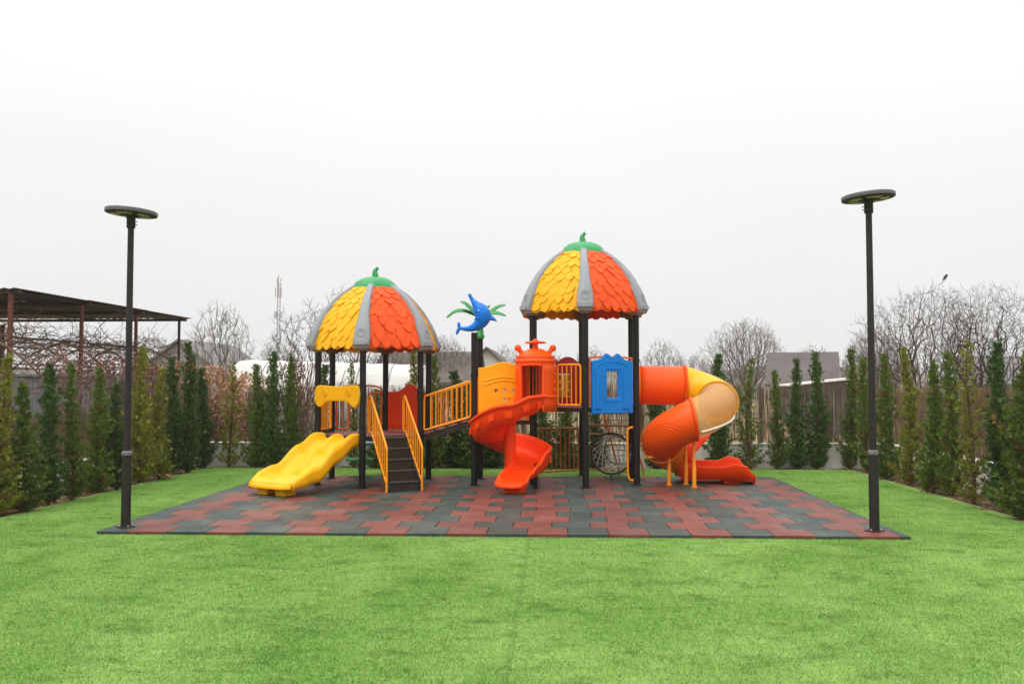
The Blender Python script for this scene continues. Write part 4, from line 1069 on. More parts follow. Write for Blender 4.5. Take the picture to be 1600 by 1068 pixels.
# open run-out chute with flared hood
rings = []
EX0, EX1 = 3.02, 4.34
for i in range(34):
    s_ = i / 33; x = lerp(EX0, EX1, s_); y = lerp(6.05, 5.92, s_)
    bed = interp(s_, [0, .35, .7, .88, 1], [.12, .13, .135, .125, .10]); hw = interp(s_, [0, .25, .5, .85, 1], [.365, .34, .32, .34, .30])
    wh = interp(s_, [0, .2, .34, .6, .76, .88, 1], [.36, .31, .25, .25, .33, .30, .12])
    sec = []
    for (q, h_) in ((-1.13, .86), (-1.13, .93), (-1.09, 1.0), (-1.03, 1.0), (-.985, .93), (-.96, .7), (-.92, .42), (-.80, .16), (-.6, .04), (-.3, 0), (0, -.0), (.3, 0), (.6, .04), (.80, .16), (.92, .42), (.96, .7), (.985, .93), (1.03, 1.0), (1.09, 1.0), (1.13, .93), (1.13, .86)):
        sec.append(Vector((x, y + q * hw, bed + h_ * wh * (.74 if q < 0 else 1.0))))
    # outer skirt down to near the ground on both sides
    lo = max(.045, bed - .055)
    sec = [Vector((x, y - 1.1 * hw, lo + .0)), ] + sec + [Vector((x, y + 1.1 * hw, lo))]
    rings.append(sec)
ec = MB().rings(rings, False).build('exit_chute', 'red_plastic', PS, angle=60, solid=-.016)
rings = []
for k in range(9):                       # flared hood over the tube's end
    t = k / 8; ring = []
    for j in range(25):
        ph = lerp(-100, 100, j / 24); cph = max(0, math.cos(R(ph)))
        r_ = TT + .016 + .05 * t ** 2 * (1 + .6 * cph); ring.append(Vector((3.08 + t * (.12 + .44 * cph ** 1.2), 6.05 + math.sin(R(ph)) * r_ * (1 - .03 * t), .47 + math.cos(R(ph)) * r_ - .02 * t)))
    rings.append(ring)
MB().rings(rings, False).build('exit_hood', 'red_plastic', PS, angle=60, solid=.014)
rings = []
for k in range(7):
    a_ = k / 6 * PI * .6; rings.append([Vector((EX1 - .003 + .05 * math.sin(a_) * (1 - .6 * abs(q / 8 - 1) ** 3), 5.92 + lerp(-.335, .335, q / 16), .10 + .10 * abs(q / 8 - 1) ** 5 - .07 * (1 - math.cos(a_)))) for q in range(17)])
MB().rings(rings, False).build('slide_lip', 'red_plastic', ec, local=True, solid=-.014)
MB().rings([[Vector((3.98 + sx * .17, 5.93 + sy * .25, .0012)) for sx, sy in ((-1, -1), (1, -1), (1, 1), (-1, 1))], [Vector((4.0 + sx * .22, 5.93 + sy * .31, .15)) for sx, sy in ((-1, -1), (1, -1), (1, 1), (-1, 1))]]).build('slide_foot', 'red_plastic', ec, smooth=False, bevel=.02, local=True)
# yellow support legs
def leg(x, y, h, arm=None):
    mb = MB(); mb.lathe([(.06, .0012), (.06, .012), (.036, .014), (.036, .36), (.028, .37), (.028, h)], 14, (x, y, 0))
    if arm: mb.tube(smooth_path([Vector((x, y, h - .02)), Vector((x, y, h + .03)), Vector((x - .05, y, h + .06)), Vector(arm)], 4), .025, 10)
    return mb.build('support_leg', 'rail_yellow', PS)
leg(3.19, 5.12, .88); leg(3.11, 5.58, .95); leg(2.79, 5.46, .44, (2.40, 5.42, .50))
MB().box((2.56, 5.44, .52), (.16, .07, .07)).build('pipe_clamp', 'grey_plastic', PS, smooth=False, bevel=.01)

# ---- dolphin and palm on the two bridge posts
def dp(x, y, dy=0.0): p = at(x, y, 5.33); p.y += dy; return p
pth = [(733.2, 459), (735.2, 463.5), (738.5, 469), (743.5, 475.5), (749.5, 482.5), (753.5, 490), (753.8, 497.5), (749.5, 505), (741, 510.8), (731, 513.4), (723, 513), (717, 512.2)]
rad = [2.4, 2.7, 3.3, 6.4, 11.0, 13.0, 12.4, 9.6, 6.6, 4.2, 3.0, 2.0]
kk = (5.33 - CAM.y) / FPX
P = smooth_path([dp(*q) for q in pth], 4); rads = []
for i in range(len(pth) - 1):
    for k in range(4): rads.append(lerp(rad[i], rad[i + 1], k / 4) * kk)
rads.append(rad[-1] * kk)
mb = MB(); mb.tube(P, [(r_ * .78, r_) for r_ in rads], 20, flat=(0, 1, 0))
def fin(pts3, th):
    """lens-shaped fin from an outline"""
    n_ = len(pts3); c = sum(pts3, Vector()) / n_; f_ = Vector((0, th, 0))
    mb.add(pts3 + [c + f_, c - f_], [(i, (i + 1) % n_, n_) for i in range(n_)] + [((i + 1) % n_, i, n_ + 1) for i in range(n_)])
fin([dp(761, 490), dp(766, 491), dp(771, 494), dp(775, 498.5), dp(777.3, 502.6), dp(771, 501), dp(765, 500), dp(761, 503)], .035)
fin([dp(720, 510), dp(719.5, 506), dp(717.5, 502.8), dp(715, 503.5), dp(714.4, 508), dp(715.5, 512), dp(719, 513)], .025)
fin([dp(720, 511), dp(719, 516), dp(716, 521), dp(713.5, 523.2), dp(712, 521), dp(713, 515.5), dp(716, 511)], .025)
dol = mb.build('dolphin_topper', 'dolphin_blue', PS, angle=70)
for o4, dy in (([(744, 486), (740, 485), (736, 484), (741, 489), (745, 491)], -.11), ([(748, 494), (744, 496), (740.5, 500.5), (745, 500), (750, 498)], -.12)):
    mb = MB(); fin([dp(x, y, dy) for x, y in o4], .02); mb.build('flipper', 'dolphin_blue', dol, local=True, angle=70)
mb = MB(); mb.ball(dp(748.8, 486, -.112), .019, 10); mb.build('eye', 'white_eye', dol, local=True)
pc = Vector((PD2.x, PD2.y, 2.70))
mb = MB(); mb.lathe([(.062, 0), (.085, .01), (.085, .07), (.07, .09), (.055, .25), (.05, .42), (.02, .46)], 16, pc)
palm = mb.build('palm_topper', 'palm_green', PS)
def frond(px_, wd, dy=0.0):
    Pw = smooth_path([at(x, y, 6.44) + Vector((0, dy * i, 0)) for i, (x, y) in enumerate(px_)], 6); n_ = len(Pw); rings = []
    for i, p in enumerate(Pw):
        t = i / (n_ - 1); ww = wd * math.sin(PI * min(1, .12 + .88 * t)) ** .7 + .006; tt = (Pw[min(i + 1, n_ - 1)] - Pw[max(i - 1, 0)]).normalized(); yv = Vector((0, 1, 0)); nn = tt.cross(yv).normalized()
        if nn.z < 0: nn = -nn
        rings.append([p + yv * ww - nn * ww * .55, p + nn * .022, p - yv * ww - nn * ww * .55, p - nn * .004])
    MB().rings(rings).build('frond', 'palm_green', palm, local=True, angle=60)
frond([(748, 494), (738, 489), (727, 484.5), (716, 484), (707, 488), (698.5, 496.5)], .07)
frond([(749, 494), (742, 486), (734, 478), (728, 473.5), (720.5, 472)], .10, -.02)
frond([(751, 494), (762, 489), (771, 482), (780, 477.5), (790, 476.8)], .07)
frond([(751, 495), (760, 490), (769, 487), (780, 489), (790.5, 494)], .09, -.03)
frond([(750, 494), (752, 484), (757, 478), (764, 476)], .08, .12)

# ------------------------------------------------------------------ conifers
def conifer_meshes(seed, Wd, dens, mats, lean=0.0, rusty=0.0, tall=2.4):
    q = random.Random(seed); H = tall
    V = []; F = []; MI = []
    NB = int(170 * dens)
    def diamond(p, d_, l_, w_, nrm, mi):
        sd_ = d_.cross(nrm)
        if sd_.length < 1e-4: return
        sd_.normalize(); k = len(V)
        V.extend([tuple(p - sd_ * w_ * .25), tuple(p + d_ * l_ * .45 - sd_ * w_), tuple(p + d_ * l_), tuple(p + d_ * l_ * .45 + sd_ * w_)])
        F.append((k, k + 1, k + 2, k + 3)); MI.append(mi)
    tw = [Vector((lean * z * z + .03 * math.sin(z * 2 + seed), .03 * math.cos(z * 1.7 + seed), z)) for z in np.linspace(0, H * .98, 14)]
    def trunk(z):
        f_ = z / (H * .98) * 13; i = min(int(f_), 12); return tw[i].lerp(tw[i + 1], f_ - i)
    lob = [q.uniform(.6, 1.25) for _ in range(9)]
    for b in range(NB):
        t = (b + q.random()) / NB; t = t ** 1.08
        z = .05 + t * (H - .07)
        az = b * 2.39996 + q.uniform(-.5, .5)
        prof_ = 1.36 * min(1, (t + .22) * 3.6) * (1 - t) ** .92
        Lb = Wd * prof_ * (q.uniform(.45, 1.0) if q.random() < .8 else q.uniform(1.0, 1.5)) * lob[int(t * 8.99)] + .05
        el = R(lerp(28, 66, t) + q.uniform(-12, 12))
        o_ = Vector((math.cos(az), math.sin(az), 0)); dirb = o_ * math.cos(el) + U * math.sin(el)
        p0 = trunk(max(.02, z - Lb * math.sin(el) * .55))
        ns = max(5, int(Lb * 46 * (.8 if dens < .6 else 1)))
        rust_b = q.random() < rusty
        for k in range(ns):
            f_ = lerp(.15, 1.0, (k + q.random()) / ns); p = p0 + dirb * (Lb * f_ / max(.4, math.cos(el)) * .62) + U * (.10 * Lb * f_ * f_)
            p += Vector((q.gauss(0, .016), q.gauss(0, .016), q.gauss(0, .014)))
            dd = (dirb * q.uniform(.5, 1.0) + Vector((q.gauss(0, .42), q.gauss(0, .42), q.uniform(-.05, .65)))).normalized()
            nr = Vector((q.gauss(0, 1), q.gauss(0, 1), q.gauss(0, .6))).normalized()
            l_ = q.uniform(.055, .115); w_ = l_ * q.uniform(.10, .17)
            mi = 1 if (rust_b or q.random() < rusty * .3) else 0
            diamond(p, dd, l_, w_, nr, mi)
            sd_ = dd.cross(nr)
            if sd_.length > .05:
                sd_.normalize()
                diamond(p + dd * l_ * .15, (dd * .75 + sd_ * .65).normalized(), l_ * .7, w_ * .85, nr, mi); diamond(p + dd * l_ * .2, (dd * .75 - sd_ * .65).normalized(), l_ * .66, w_ * .85, nr, mi)
    me = bpy.data.meshes.new('crown'); me.from_pydata(V, [], F)
    for m_ in mats: me.materials.append(MATS[m_])
    me.polygons.foreach_set('material_index', MI); me.update()
    tb = MB(); tb.tube(tw, [lerp(.036, .006, i / 13) for i in range(14)], 7)
    for b in range(int(26)):
        z = q.uniform(.1, H * .8); az = q.uniform(0, 2 * PI); p = trunk(z); Lb = Wd * (1 - z / H) * .7
        tb.tube([p, p + Vector((math.cos(az) * Lb, math.sin(az) * Lb, Lb * .9))], [.008, .003], 4)
    return tb.mesh('trunk', 'conifer_bark'), me
CV = {
    'green1': conifer_meshes(1, .34, 1.0, ['conifer_green', 'conifer_rust'], rusty=.03),
    'green2': conifer_meshes(2, .40, 1.05, ['conifer_green', 'conifer_rust'], .012, rusty=.05),
    'green3': conifer_meshes(8, .30, .9, ['conifer_green', 'conifer_rust'], -.01, rusty=.05),
    'dark1': conifer_meshes(3, .30, 1.05, ['conifer_dark', 'conifer_rust'], rusty=.01),
    'dark2': conifer_meshes(4, .38, 1.1, ['conifer_dark', 'conifer_rust'], -.012, rusty=.02),
    'olive1': conifer_meshes(5, .42, .95, ['conifer_olive', 'conifer_rust'], .01, rusty=.10),
    'olive2': conifer_meshes(6, .36, .85, ['conifer_olive', 'conifer_rust'], -.01, rusty=.06),
    'thin1': conifer_meshes(7, .46, .42, ['conifer_olive', 'conifer_rust'], rusty=.10),
    'thin2': conifer_meshes(9, .46, .50, ['conifer_green', 'conifer_rust'], .01, rusty=.04),
}
cr_ = random.Random(99)
def conifer(kind, x, y, h, wsc, label, group):
    t = thing('conifer', label, 'conifer', (x, y, Z0 - .01), cr_.uniform(0, 6.28), group)
    t.scale = (wsc, wsc, h / 2.4)
    for n_, me in zip(('trunk', 'crown'), CV[kind]): put(n_, me, t, local=True)
    return t
ORD = ['first', 'second', 'third', 'fourth', 'fifth', 'sixth', 'seventh', 'eighth', 'ninth', 'tenth', 'eleventh', 'twelfth', 'thirteenth', 'fourteenth', 'fifteenth', 'sixteenth', 'seventeenth', 'eighteenth', 'nineteenth', 'twentieth']
def row_tree(px, ytop, X):
    """height and depth of a conifer of a side row standing at world X, seen at photo column px"""
    d = fwd + rgt * ((px - 800) / FPX); t = (X - CAM.x) / d.x; Y = CAM.y + d.y * t
    return Y, at(px, ytop, Y).z
KW = {'green1': 'mid green conifer', 'green2': 'mid green bushy conifer', 'green3': 'slim mid green conifer', 'dark1': 'slim dark green conifer', 'dark2': 'dark green bushy conifer', 'olive1': 'yellow-green bushy conifer', 'olive2': 'yellow-green conifer', 'thin1': 'sparse yellow-green conifer', 'thin2': 'sparse green conifer'}
left = [(4, 560, 'olive2', 1.0), (40, 602, 'green1', 1.15), (82, 572, 'dark2', 1.0), (116, 570, 'green3', .95), (158, 578, 'green2', .95), (184, 600, 'dark1', 1.0), (222, 545, 'olive1', 1.05), (250, 578, 'olive2', 1.0), (272, 560, 'dark1', 1.1), (297, 538, 'dark2', 1.0), (318, 578, 'dark1', 1.1)]
for i, (px, yt, k, ws) in enumerate(left):
    X = -7.22 + (.12 if i % 2 else 0) + (.10 if i > 8 else 0); Y, zt = row_tree(px, yt, X)
    conifer(k, X, Y, zt - Z0, ws, f'{KW[k]}, {ORD[i]} from the front in the row along the left fence', 'conifers along the left fence')
back = [(362, 566, 'thin1', 1.05), (404, 572, 'green2', 1.0), (429, 552, 'dark2', .95), (456, 558, 'green1', 1.05), (506, 572, 'dark2', 1.0), (553, 566, 'thin2', .8), (590, 610, 'green2', 1.0), (648, 552, 'olive2', 1.0), (677, 560, 'green1', 1.1), (712, 582, 'dark2', 1.3), (738, 600, 'green2', 1.3), (772, 600, 'dark2', 1.35), (850, 632, 'green2', 1.3), (884, 628, 'green2', 1.2), (930, 640, 'dark2', 1.1), (1024, 575, 'dark2', 1.25), (1121, 556, 'dark2', 1.1), (1168, 563, 'thin2', 1.1), (1212, 580, 'green3', .95), (1243, 562, 'dark1', .95), (1275, 553, 'dark1', 1.15)]
ORD.append('twenty-first')
for i, (px, yt, k, ws) in enumerate(back):
    Y = 9.12 + (.06 if i % 2 else -.05); p = at(px, yt, Y)
    conifer(k, p.x, Y, p.z - Z0, ws, f'{KW[k]}, {ORD[i]} from the left in the row along the back wall', 'conifers along the back wall')
right = [(1326, 545, 'green3', 1.0), (1352, 560, 'green3', 1.1), (1383, 556, 'green2', .85), (1419, 548, 'olive2', 1.0), (1456, 568, 'green1', 1.0), (1482, 552, 'green3', 1.1), (1513, 530, 'thin1', 1.05), (1560, 536, 'dark1', 1.15), (1596, 552, 'green2', 1.1)]
for i, (px, yt, k, ws) in enumerate(right):
    X = 7.24 + (.10 if i % 2 else -.02); Y, zt = row_tree(px, yt, X)
    conifer(k, X, Y, zt - Z0, ws, f'{KW[k]}, {ORD[i]} from the back in the row along the right fence', 'conifers along the right fence')

# ------------------------------------------------------------------ bare trees
def bare_tree(seed, H, rx, zc, rz, N, stem=.3, rmin=.005, bf=.35, vase=.0, rmax=.1, twig=.16, up=.3, pw=2.1):
    """minimum spanning tree with path cost: branches grown to points spread through the crown's volume"""
    g = np.random.default_rng(seed); P = []
    while len(P) < N:
        p = g.uniform(-1, 1, 3); rr_ = np.linalg.norm(p)
        if rr_ > 1 or g.random() > (.25 + .75 * rr_): continue
        ang = math.atan2(p[1], p[0]); lump = 1 + .13 * math.sin(3 * ang + seed) + .10 * math.sin(5 * ang + 2.2 * seed + p[2] * 3)
        q_ = np.array([p[0] * rx * lump, p[1] * rx * lump, zc + p[2] * rz * (1 + .10 * math.sin(4 * ang + seed * 1.7))])
        if q_[2] < stem * .9: continue
        if vase and math.hypot(q_[0], q_[1]) > vase * rx * (.2 + q_[2] / H * 1.5): continue
        P.append(q_)
    P = np.array(P); ns = max(2, int(stem / .12))
    nodes = [np.array([.02 * math.sin(k), .02 * math.cos(k * 1.3), -.06 + (stem + .06) * k / ns]) for k in range(ns + 1)]
    par = [k - 1 for k in range(ns + 1)]; plen = [float(n_[2]) for n_ in nodes]
    best = np.full(N, 1e9); bpar = np.zeros(N, int); alive = np.ones(N, bool)
    def upd(idx):
        n_ = nodes[idx]; dv = P - n_; d_ = np.linalg.norm(dv, axis=1)
        pen = np.where(dv[:, 2] < 0, 1 + up * 2.0, 1.0)            # branches prefer to rise
        c_ = d_ * pen + bf * plen[idx]; b_ = c_ < best; best[b_] = c_[b_]; bpar[b_] = idx
    for k in range(len(nodes)): upd(k)
    for _ in range(N):
        c_ = np.where(alive, best, 1e9); i = int(np.argmin(c_)); alive[i] = False; pi_ = int(bpar[i])
        nodes.append(P[i]); par.append(pi_); plen.append(plen[pi_] + float(np.linalg.norm(P[i] - nodes[pi_]))); upd(len(nodes) - 1)
    M_ = len(nodes); kids = [[] for _ in range(M_)]
    for i in range(1, M_): kids[par[i]].append(i)
    rad_ = [0.0] * M_
    order = sorted(range(M_), key=lambda i: -plen[i])
    for i in order:
        rad_[i] = min(rmax, sum(rad_[k] ** pw for k in kids[i]) ** (1 / pw)) if kids[i] else rmin
    tk = MB(); cr2 = MB()
    q = random.Random(seed)
    nd = [Vector(n_) for n_ in nodes]
    for i in range(1, M_):
        a, b = nd[par[i]], nd[i]; L_ = (b - a).length
        # curve each piece a little, starting along the parent's direction
        if par[i] > 0: dirp = (a - nd[par[par[i]]]).normalized()
        else: dirp = U
        mid = a.lerp(b, .5) + dirp * L_ * .035 + Vector((q.gauss(0, .025), q.gauss(0, .025), q.gauss(.005, .02))) * L_
        ra, rb2 = min(rad_[par[i]], rad_[i] * 1.25 + .002), rad_[i]; big = rad_[i] > rmin * 3.2
        (tk if big else cr2).tube([a, mid, b], [ra, (ra + rb2) / 2, rb2], 6 if big else 3, cap=False)
        if not kids[i] or (rad_[i] < rmin * 1.8 and q.random() < .6):
            dd = (b - mid).normalized()
            for k in range(2 if kids[i] else 3):
                d2 = (dd + Vector((q.gauss(0, .42), q.gauss(0, .42), q.gauss(.12, .32)))).normalized(); e_ = b + d2 * twig * q.uniform(.5, 1.4); m2 = b.lerp(e_, .5) + Vector((q.gauss(0, .01), q.gauss(0, .01), q.gauss(0, .01)))
                cr2.tube([b, m2, e_], [rmin * .9, rmin * .75, rmin * .45], 3, cap=False)
    zmax = max(v[2] for v in cr2.v); wmax = sorted(abs(v[0]) for v in cr2.v)[int(len(cr2.v) * .985)]
    return tk, cr2, zmax, wmax
BT = {}
def bt_variant(key, **kw):
    mat = kw.pop('mat'); tk, c2, zm, wm = bare_tree(**kw); BT[key] = (tk.mesh('trunk', mat), c2.mesh('crown', mat, smooth=False), zm, wm)
bt_variant('spread', seed=31, H=5.1, rx=2.6, zc=3.2, rz=1.95, N=2000, stem=.5, rmin=.0042, bf=.48, vase=1.0, rmax=.15, twig=.24, pw=1.72, up=.2, mat='bark_red')
bt_variant('spread2', seed=35, H=5.1, rx=2.5, zc=3.1, rz=2.0, N=2000, stem=.7, rmin=.0042, bf=.48, vase=1.0, rmax=.15, twig=.24, pw=1.72, up=.2, mat='bark')
bt_variant('round', seed=32, H=6, rx=1.9, zc=4.0, rz=2.1, N=1500, stem=1.3, rmin=.0058, bf=.85, rmax=.12, twig=.28, mat='bark_grey')
bt_variant('upright', seed=33, H=5.6, rx=1.1, zc=3.4, rz=2.2, N=480, stem=.4, rmin=.0065, bf=.75, rmax=.06, twig=.35, mat='bark_grey', up=.8)
bt_variant('loose', seed=34, H=5.6, rx=1.6, zc=3.5, rz=2.1, N=480, stem=.8, rmin=.006, bf=.55, vase=1.0, rmax=.08, twig=.32, mat='bark')
bt_variant('far', seed=36, H=5, rx=1.6, zc=3.1, rz=1.8, N=420, stem=1.2, rmin=.010, bf=.5, rmax=.10, twig=.35, mat='bark_grey')
def btree(kind, px, ytop, Y, halfw_px, label, rz=0.0, group='bare winter trees beyond the fence'):
    p = at(px, ytop, Y); tkm, crm, zm, wm = BT[kind]; sz = (p.z + .07) / zm; sw = halfw_px * (Y - CAM.y) / FPX / wm
    t = thing('bare_tree', label, 'tree', (p.x, Y, -.07), rz, group); t.scale = (sw, sw, sz)
    put('trunk', tkm, t, local=True); put('crown', crm, t, local=True); return t
wide = btree('spread', 1448, 434, 17, 98, 'wide many-branched bare tree right of the right lamp post, nearer its pole', .4)
btree('spread2', 1548, 436, 18.5, 98, 'wide bare tree at the right edge of the picture', 1.9)
btree('round', 1165, 494, 46, 58, 'rounded bare tree standing above the tube slide exit', .3)
btree('upright', 347, 466, 30, 50, 'upright bare tree left of the radio mast', .9)
btree('loose', 480, 462, 21, 62, 'loose bare tree just right of the radio mast', .2)
btree('loose', 548, 436, 25, 60, 'bare tree rising behind the left dome roof', 2.6)
btree('upright', 440, 520, 27, 42, 'low bare tree in front of the foot of the radio mast', 2.0)
btree('round', 690, 520, 33, 48, 'bare tree between the left dome roof and the dolphin', 1.1)
btree('round', 615, 540, 30, 62, 'bare tree seen under the left dome roof', 2.2)
btree('far', 790, 534, 62, 34, 'small far bare tree right of the dolphin posts', .5)
btree('far', 925, 535, 66, 26, 'small far bare tree behind the right tower posts', 1.4)
btree('upright', 1036, 526, 58, 32, 'small far bare tree just right of the right tower', .3)
btree('far', 1086, 545, 62, 22, 'small far bare tree above the tube slide joint', 2.4)
btree('far', 1270, 534, 64, 38, 'small far bare tree behind the mauve-roofed barn', 4.0)
btree('far', 1345, 545, 50, 40, 'bare tree just behind the right lamp pole', 3.1)
btree('round', 1372, 500, 24, 50, 'small reddish bare tree beside the right lamp pole', 5.1)
btree('far', 240, 512, 50, 40, 'faint far bare tree behind the canopy posts', 1.2)
# far wood on the hill: one uncountable mass of sticks
q = random.Random(77); V = []; F = []
def stick(p, d_, l_, r_):
    k = len(V); e_ = p + d_ * l_; sx = Vector((1, 0, 0)) * r_; sy = Vector((0, 1, 0)) * r_
    V.extend([tuple(p - sx), tuple(p + sx), tuple(p + sy), tuple(e_)]); F.extend([(k, k + 1, k + 3), (k + 1, k + 2, k + 3), (k + 2, k, k + 3)])
for i in range(1500):
    x = q.uniform(-95, 110); y = q.uniform(97, 135); tt = min(1, (y - 96) / 34)
    z = hz(x) * (tt / .47 * .55 if tt < .47 else .55 + (tt - .47) / .53 * .45) - .1; h = q.uniform(.9, 1.9)
    h *= 1.25; stick(Vector((x, y, z)), U, h, .035)
    for k in range(14):
        a = q.uniform(0, 6.28); z1 = q.uniform(.25, .95) * h; stick(Vector((x, y, z + z1)), Vector((math.cos(a) * .5, math.sin(a) * .5, .8)).normalized(), q.uniform(.4, 1.1), .013)
mb = MB(); mb.add(V, F); tag(mb.build('far_wood', 'bark_grey', smooth=False), 'bare brown wood on the far hill', 'wood', kind='stuff')

# ------------------------------------------------------------------ canopy, vines and buildings beyond the fences
G0 = -.074
cn_ = thing('canopy', 'flat dark corrugated canopy roof on rusty posts beyond the left fence', 'canopy', (-12, 9.5, G0))
q = random.Random(41)
for k, y in enumerate((5.62, 8.24, 10.85, 13.45)):
    r_ = (.037, .034, .032, .030)[k]
    MB().box((-9.6, y, (3.55 + G0) / 2), (r_ * 2, r_ * 2, 3.55 - G0)).build('canopy_post', 'rust' if k < 3 else 'dark_post', cn_, smooth=False, bevel=.006)
    MB().box((-14.6, y, (3.48 + G0) / 2), (.09, .09, 3.48 - G0)).build('canopy_post', 'dark_post', cn_, smooth=False)
    MB().box((-12.1, y, 3.585), (5.4, .05, .07)).build('beam', 'dark_post', cn_, smooth=False)
for x in (-9.6, -12, -14.6): MB().box((x, 9.72, 3.60), (.045, 8.4, .044)).build('purlin', 'dark_post', cn_, smooth=False)
xs_ = -9.46
for k in range(6):                           # overlapping corrugated sheets
    for j in range(3):
        x1 = -9.44 - k * .95; x0_ = x1 - .99; y0_ = 5.48 + j * 2.82; y1_ = y0_ + 2.9; mb = MB(); rings = []
        dz_ = q.uniform(0, .022); tl = q.uniform(-.012, .012)
        for i in range(21):
            x = lerp(x1, x0_, i / 20); z = 3.635 + dz_ + .014 * math.sin(i * PI * .5) + tl * (i / 20) + k * .004 + j * .006
            rings.append([Vector((x, y0_ + q.uniform(-.01, .01) + (.04 if (k + j) % 3 == 0 else 0), z)), Vector((x, y1_, z + .006))])
        mb.rings(rings, False); mb.build('roof_sheet', 'roof_sheet', cn_, solid=.004)
# hooped trellis with bare vines under the canopy
vt = thing('vine_trellis', 'hooped trellis tangled with bare brown vines under the canopy', 'trellis', (-10.4, 8, G0))
q = random.Random(43)
def hoop(y, x0_, x1_, zb, zt): return [Vector((lerp(x0_, x1_, i / 20), y, zb + (zt - zb) * math.sin(PI * i / 20) ** .6)) for i in range(21)]
HX0, HX1 = -12.4, -8.35
for y in (5.2, 6.6, 8.0, 9.4, 10.8, 12.2):
    P = hoop(y, HX0, HX1, 1.2, 2.80); P = [Vector((HX0, y, G0))] + P + [Vector((HX1, y, G0))]
    MB().tube(P, .022, 6).build('hoop', 'vine', vt)
for u in (.15, .32, .5, .68, .85):
    MB().tube([Vector((lerp(HX0, HX1, u), 4.6, 1.2 + 1.6 * math.sin(PI * u) ** .6)), Vector((lerp(HX0, HX1, u), 13.2, 1.2 + 1.6 * math.sin(PI * u) ** .6))], .016, 5).build('runner', 'vine', vt)
mb = MB()
for i in range(760):
    y = q.uniform(4.6, 13.4); u = q.uniform(.05, .98); p = Vector((lerp(HX0, HX1, u), y, 1.2 + 1.6 * math.sin(PI * u) ** .6 + q.gauss(.04, .10)))
    d_ = Vector((q.gauss(0, .7), q.gauss(0, 1), q.gauss(.05, .3))).normalized(); P = [p]
    for k in range(6):
        d_ = (d_ + Vector((q.gauss(0, .35), q.gauss(0, .35), q.gauss(-.02, .26)))).normalized(); P.append(P[-1] + d_ * q.uniform(.08, .24))
    r_ = q.choice((.004, .005, .006, .009, .012)); mb.tube(P, [r_ * (1 - .1 * k) for k in range(7)], 4, cap=False)
tag(mb.build('vines', 'vine', vt), kind='stuff')
def leaf_cloud(name, boxes, n_, size, mat, parent, seed):
    q = random.Random(seed); V = []; F = []
    for i in range(n_):
        c, s_ = q.choice(boxes)
        while True:
            p = Vector((q.uniform(-1, 1), q.uniform(-1, 1), q.uniform(-1, 1)))
            if .45 < p.length < 1: break
        p = Vector((c[0] + p.x * s_[0], c[1] + p.y * s_[1], c[2] + p.z * s_[2]))
        if p.z < 0: continue
        a = Vector((q.gauss(0, 1), q.gauss(0, 1), q.gauss(0, 1))).normalized(); b = a.orthogonal().normalized(); c2 = a.cross(b); l_ = size * q.uniform(.5, 1.2); k = len(V)
        V += [tuple(p - b * l_), tuple(p + c2 * l_ * .6), tuple(p + b * l_), tuple(p - c2 * l_ * .6 + a * l_ * .3)]; F.append((k, k + 1, k + 2, k + 3))
    mb = MB(); mb.add(V, F); o = mb.build(name, mat, parent, smooth=False); tag(o, kind='stuff'); return o
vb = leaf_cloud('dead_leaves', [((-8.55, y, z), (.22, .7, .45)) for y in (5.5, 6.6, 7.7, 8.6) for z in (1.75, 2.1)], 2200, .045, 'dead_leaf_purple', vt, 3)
# dead-leaf hedge at the back left corner
dh = thing('leaf_hedge', 'mound of rust-brown dead leaves and stems behind the back left corner', 'hedge', (-8.2, 12, G0))
bx_ = [((-9.0, 11.9, 1.6), (.9, .8, .85)), ((-8.0, 11.8, 1.55), (.9, .7, .8)), ((-7.2, 11.9, 1.4), (.8, .7, .75)), ((-8.6, 11.6, .8), (1.6, .6, .8)), ((-9.6, 11.4, 1.7), (.7, .7, .7)), ((-7.4, 11.7, .7), (.9, .6, .7))]
leaf_cloud('dead_leaves', bx_, 9000, .055, 'dead_leaf', dh, 5); leaf_cloud('purple_leaves', [(c, (s_[0] * .9, s_[1], s_[2] * .9)) for c, s_ in bx_[3:]], 4000, .05, 'dead_leaf_purple', dh, 6)  # second leaf mass in a darker purple-brown, mostly low in the hedge
mb = MB(); q = random.Random(8)
for i in range(240):
    p = Vector((q.uniform(-10.2, -6.6), q.uniform(11.2, 12.4), G0)); P = [p]; d_ = Vector((q.gauss(0, .2), q.gauss(0, .2), 1))
    for k in range(6): d_ = (d_ + Vector((q.gauss(0, .22), q.gauss(0, .2), -.05 * k))).normalized(); P.append(P[-1] + d_ * q.uniform(.25, .42))
    mb.tube(P, [.008 * (1 - .1 * k) for k in range(7)], 4, cap=False)
tag(mb.build('stems', 'vine', dh), kind='stuff')
# vine stems hanging in front of the polytunnel
vc = thing('dry_vine', 'dry reddish vine stems climbing left of the left tower', 'vine', (-5.5, 10.4, G0))
mb = MB()
for i in range(60):
    p = at(464 + q.gauss(0, 7), 720, 10.4); p.z = G0; P = [p]; d_ = Vector((q.gauss(0, .04), q.gauss(0, .05), 1))
    for k in range(8): d_ = (d_ + Vector((q.gauss(0, .12), q.gauss(0, .1), 0))).normalized(); P.append(P[-1] + d_ * .31)
    mb.tube(P, .009, 4, cap=False)
tag(mb.build('stems', 'rust', vc), kind='stuff')
leaf_cloud('dead_leaves', [(tuple(at(464, 580, 10.4)), (.22, .2, .3)), (tuple(at(462, 620, 10.4)), (.2, .2, .5))], 500, .04, 'dead_leaf_purple', vc, 11)

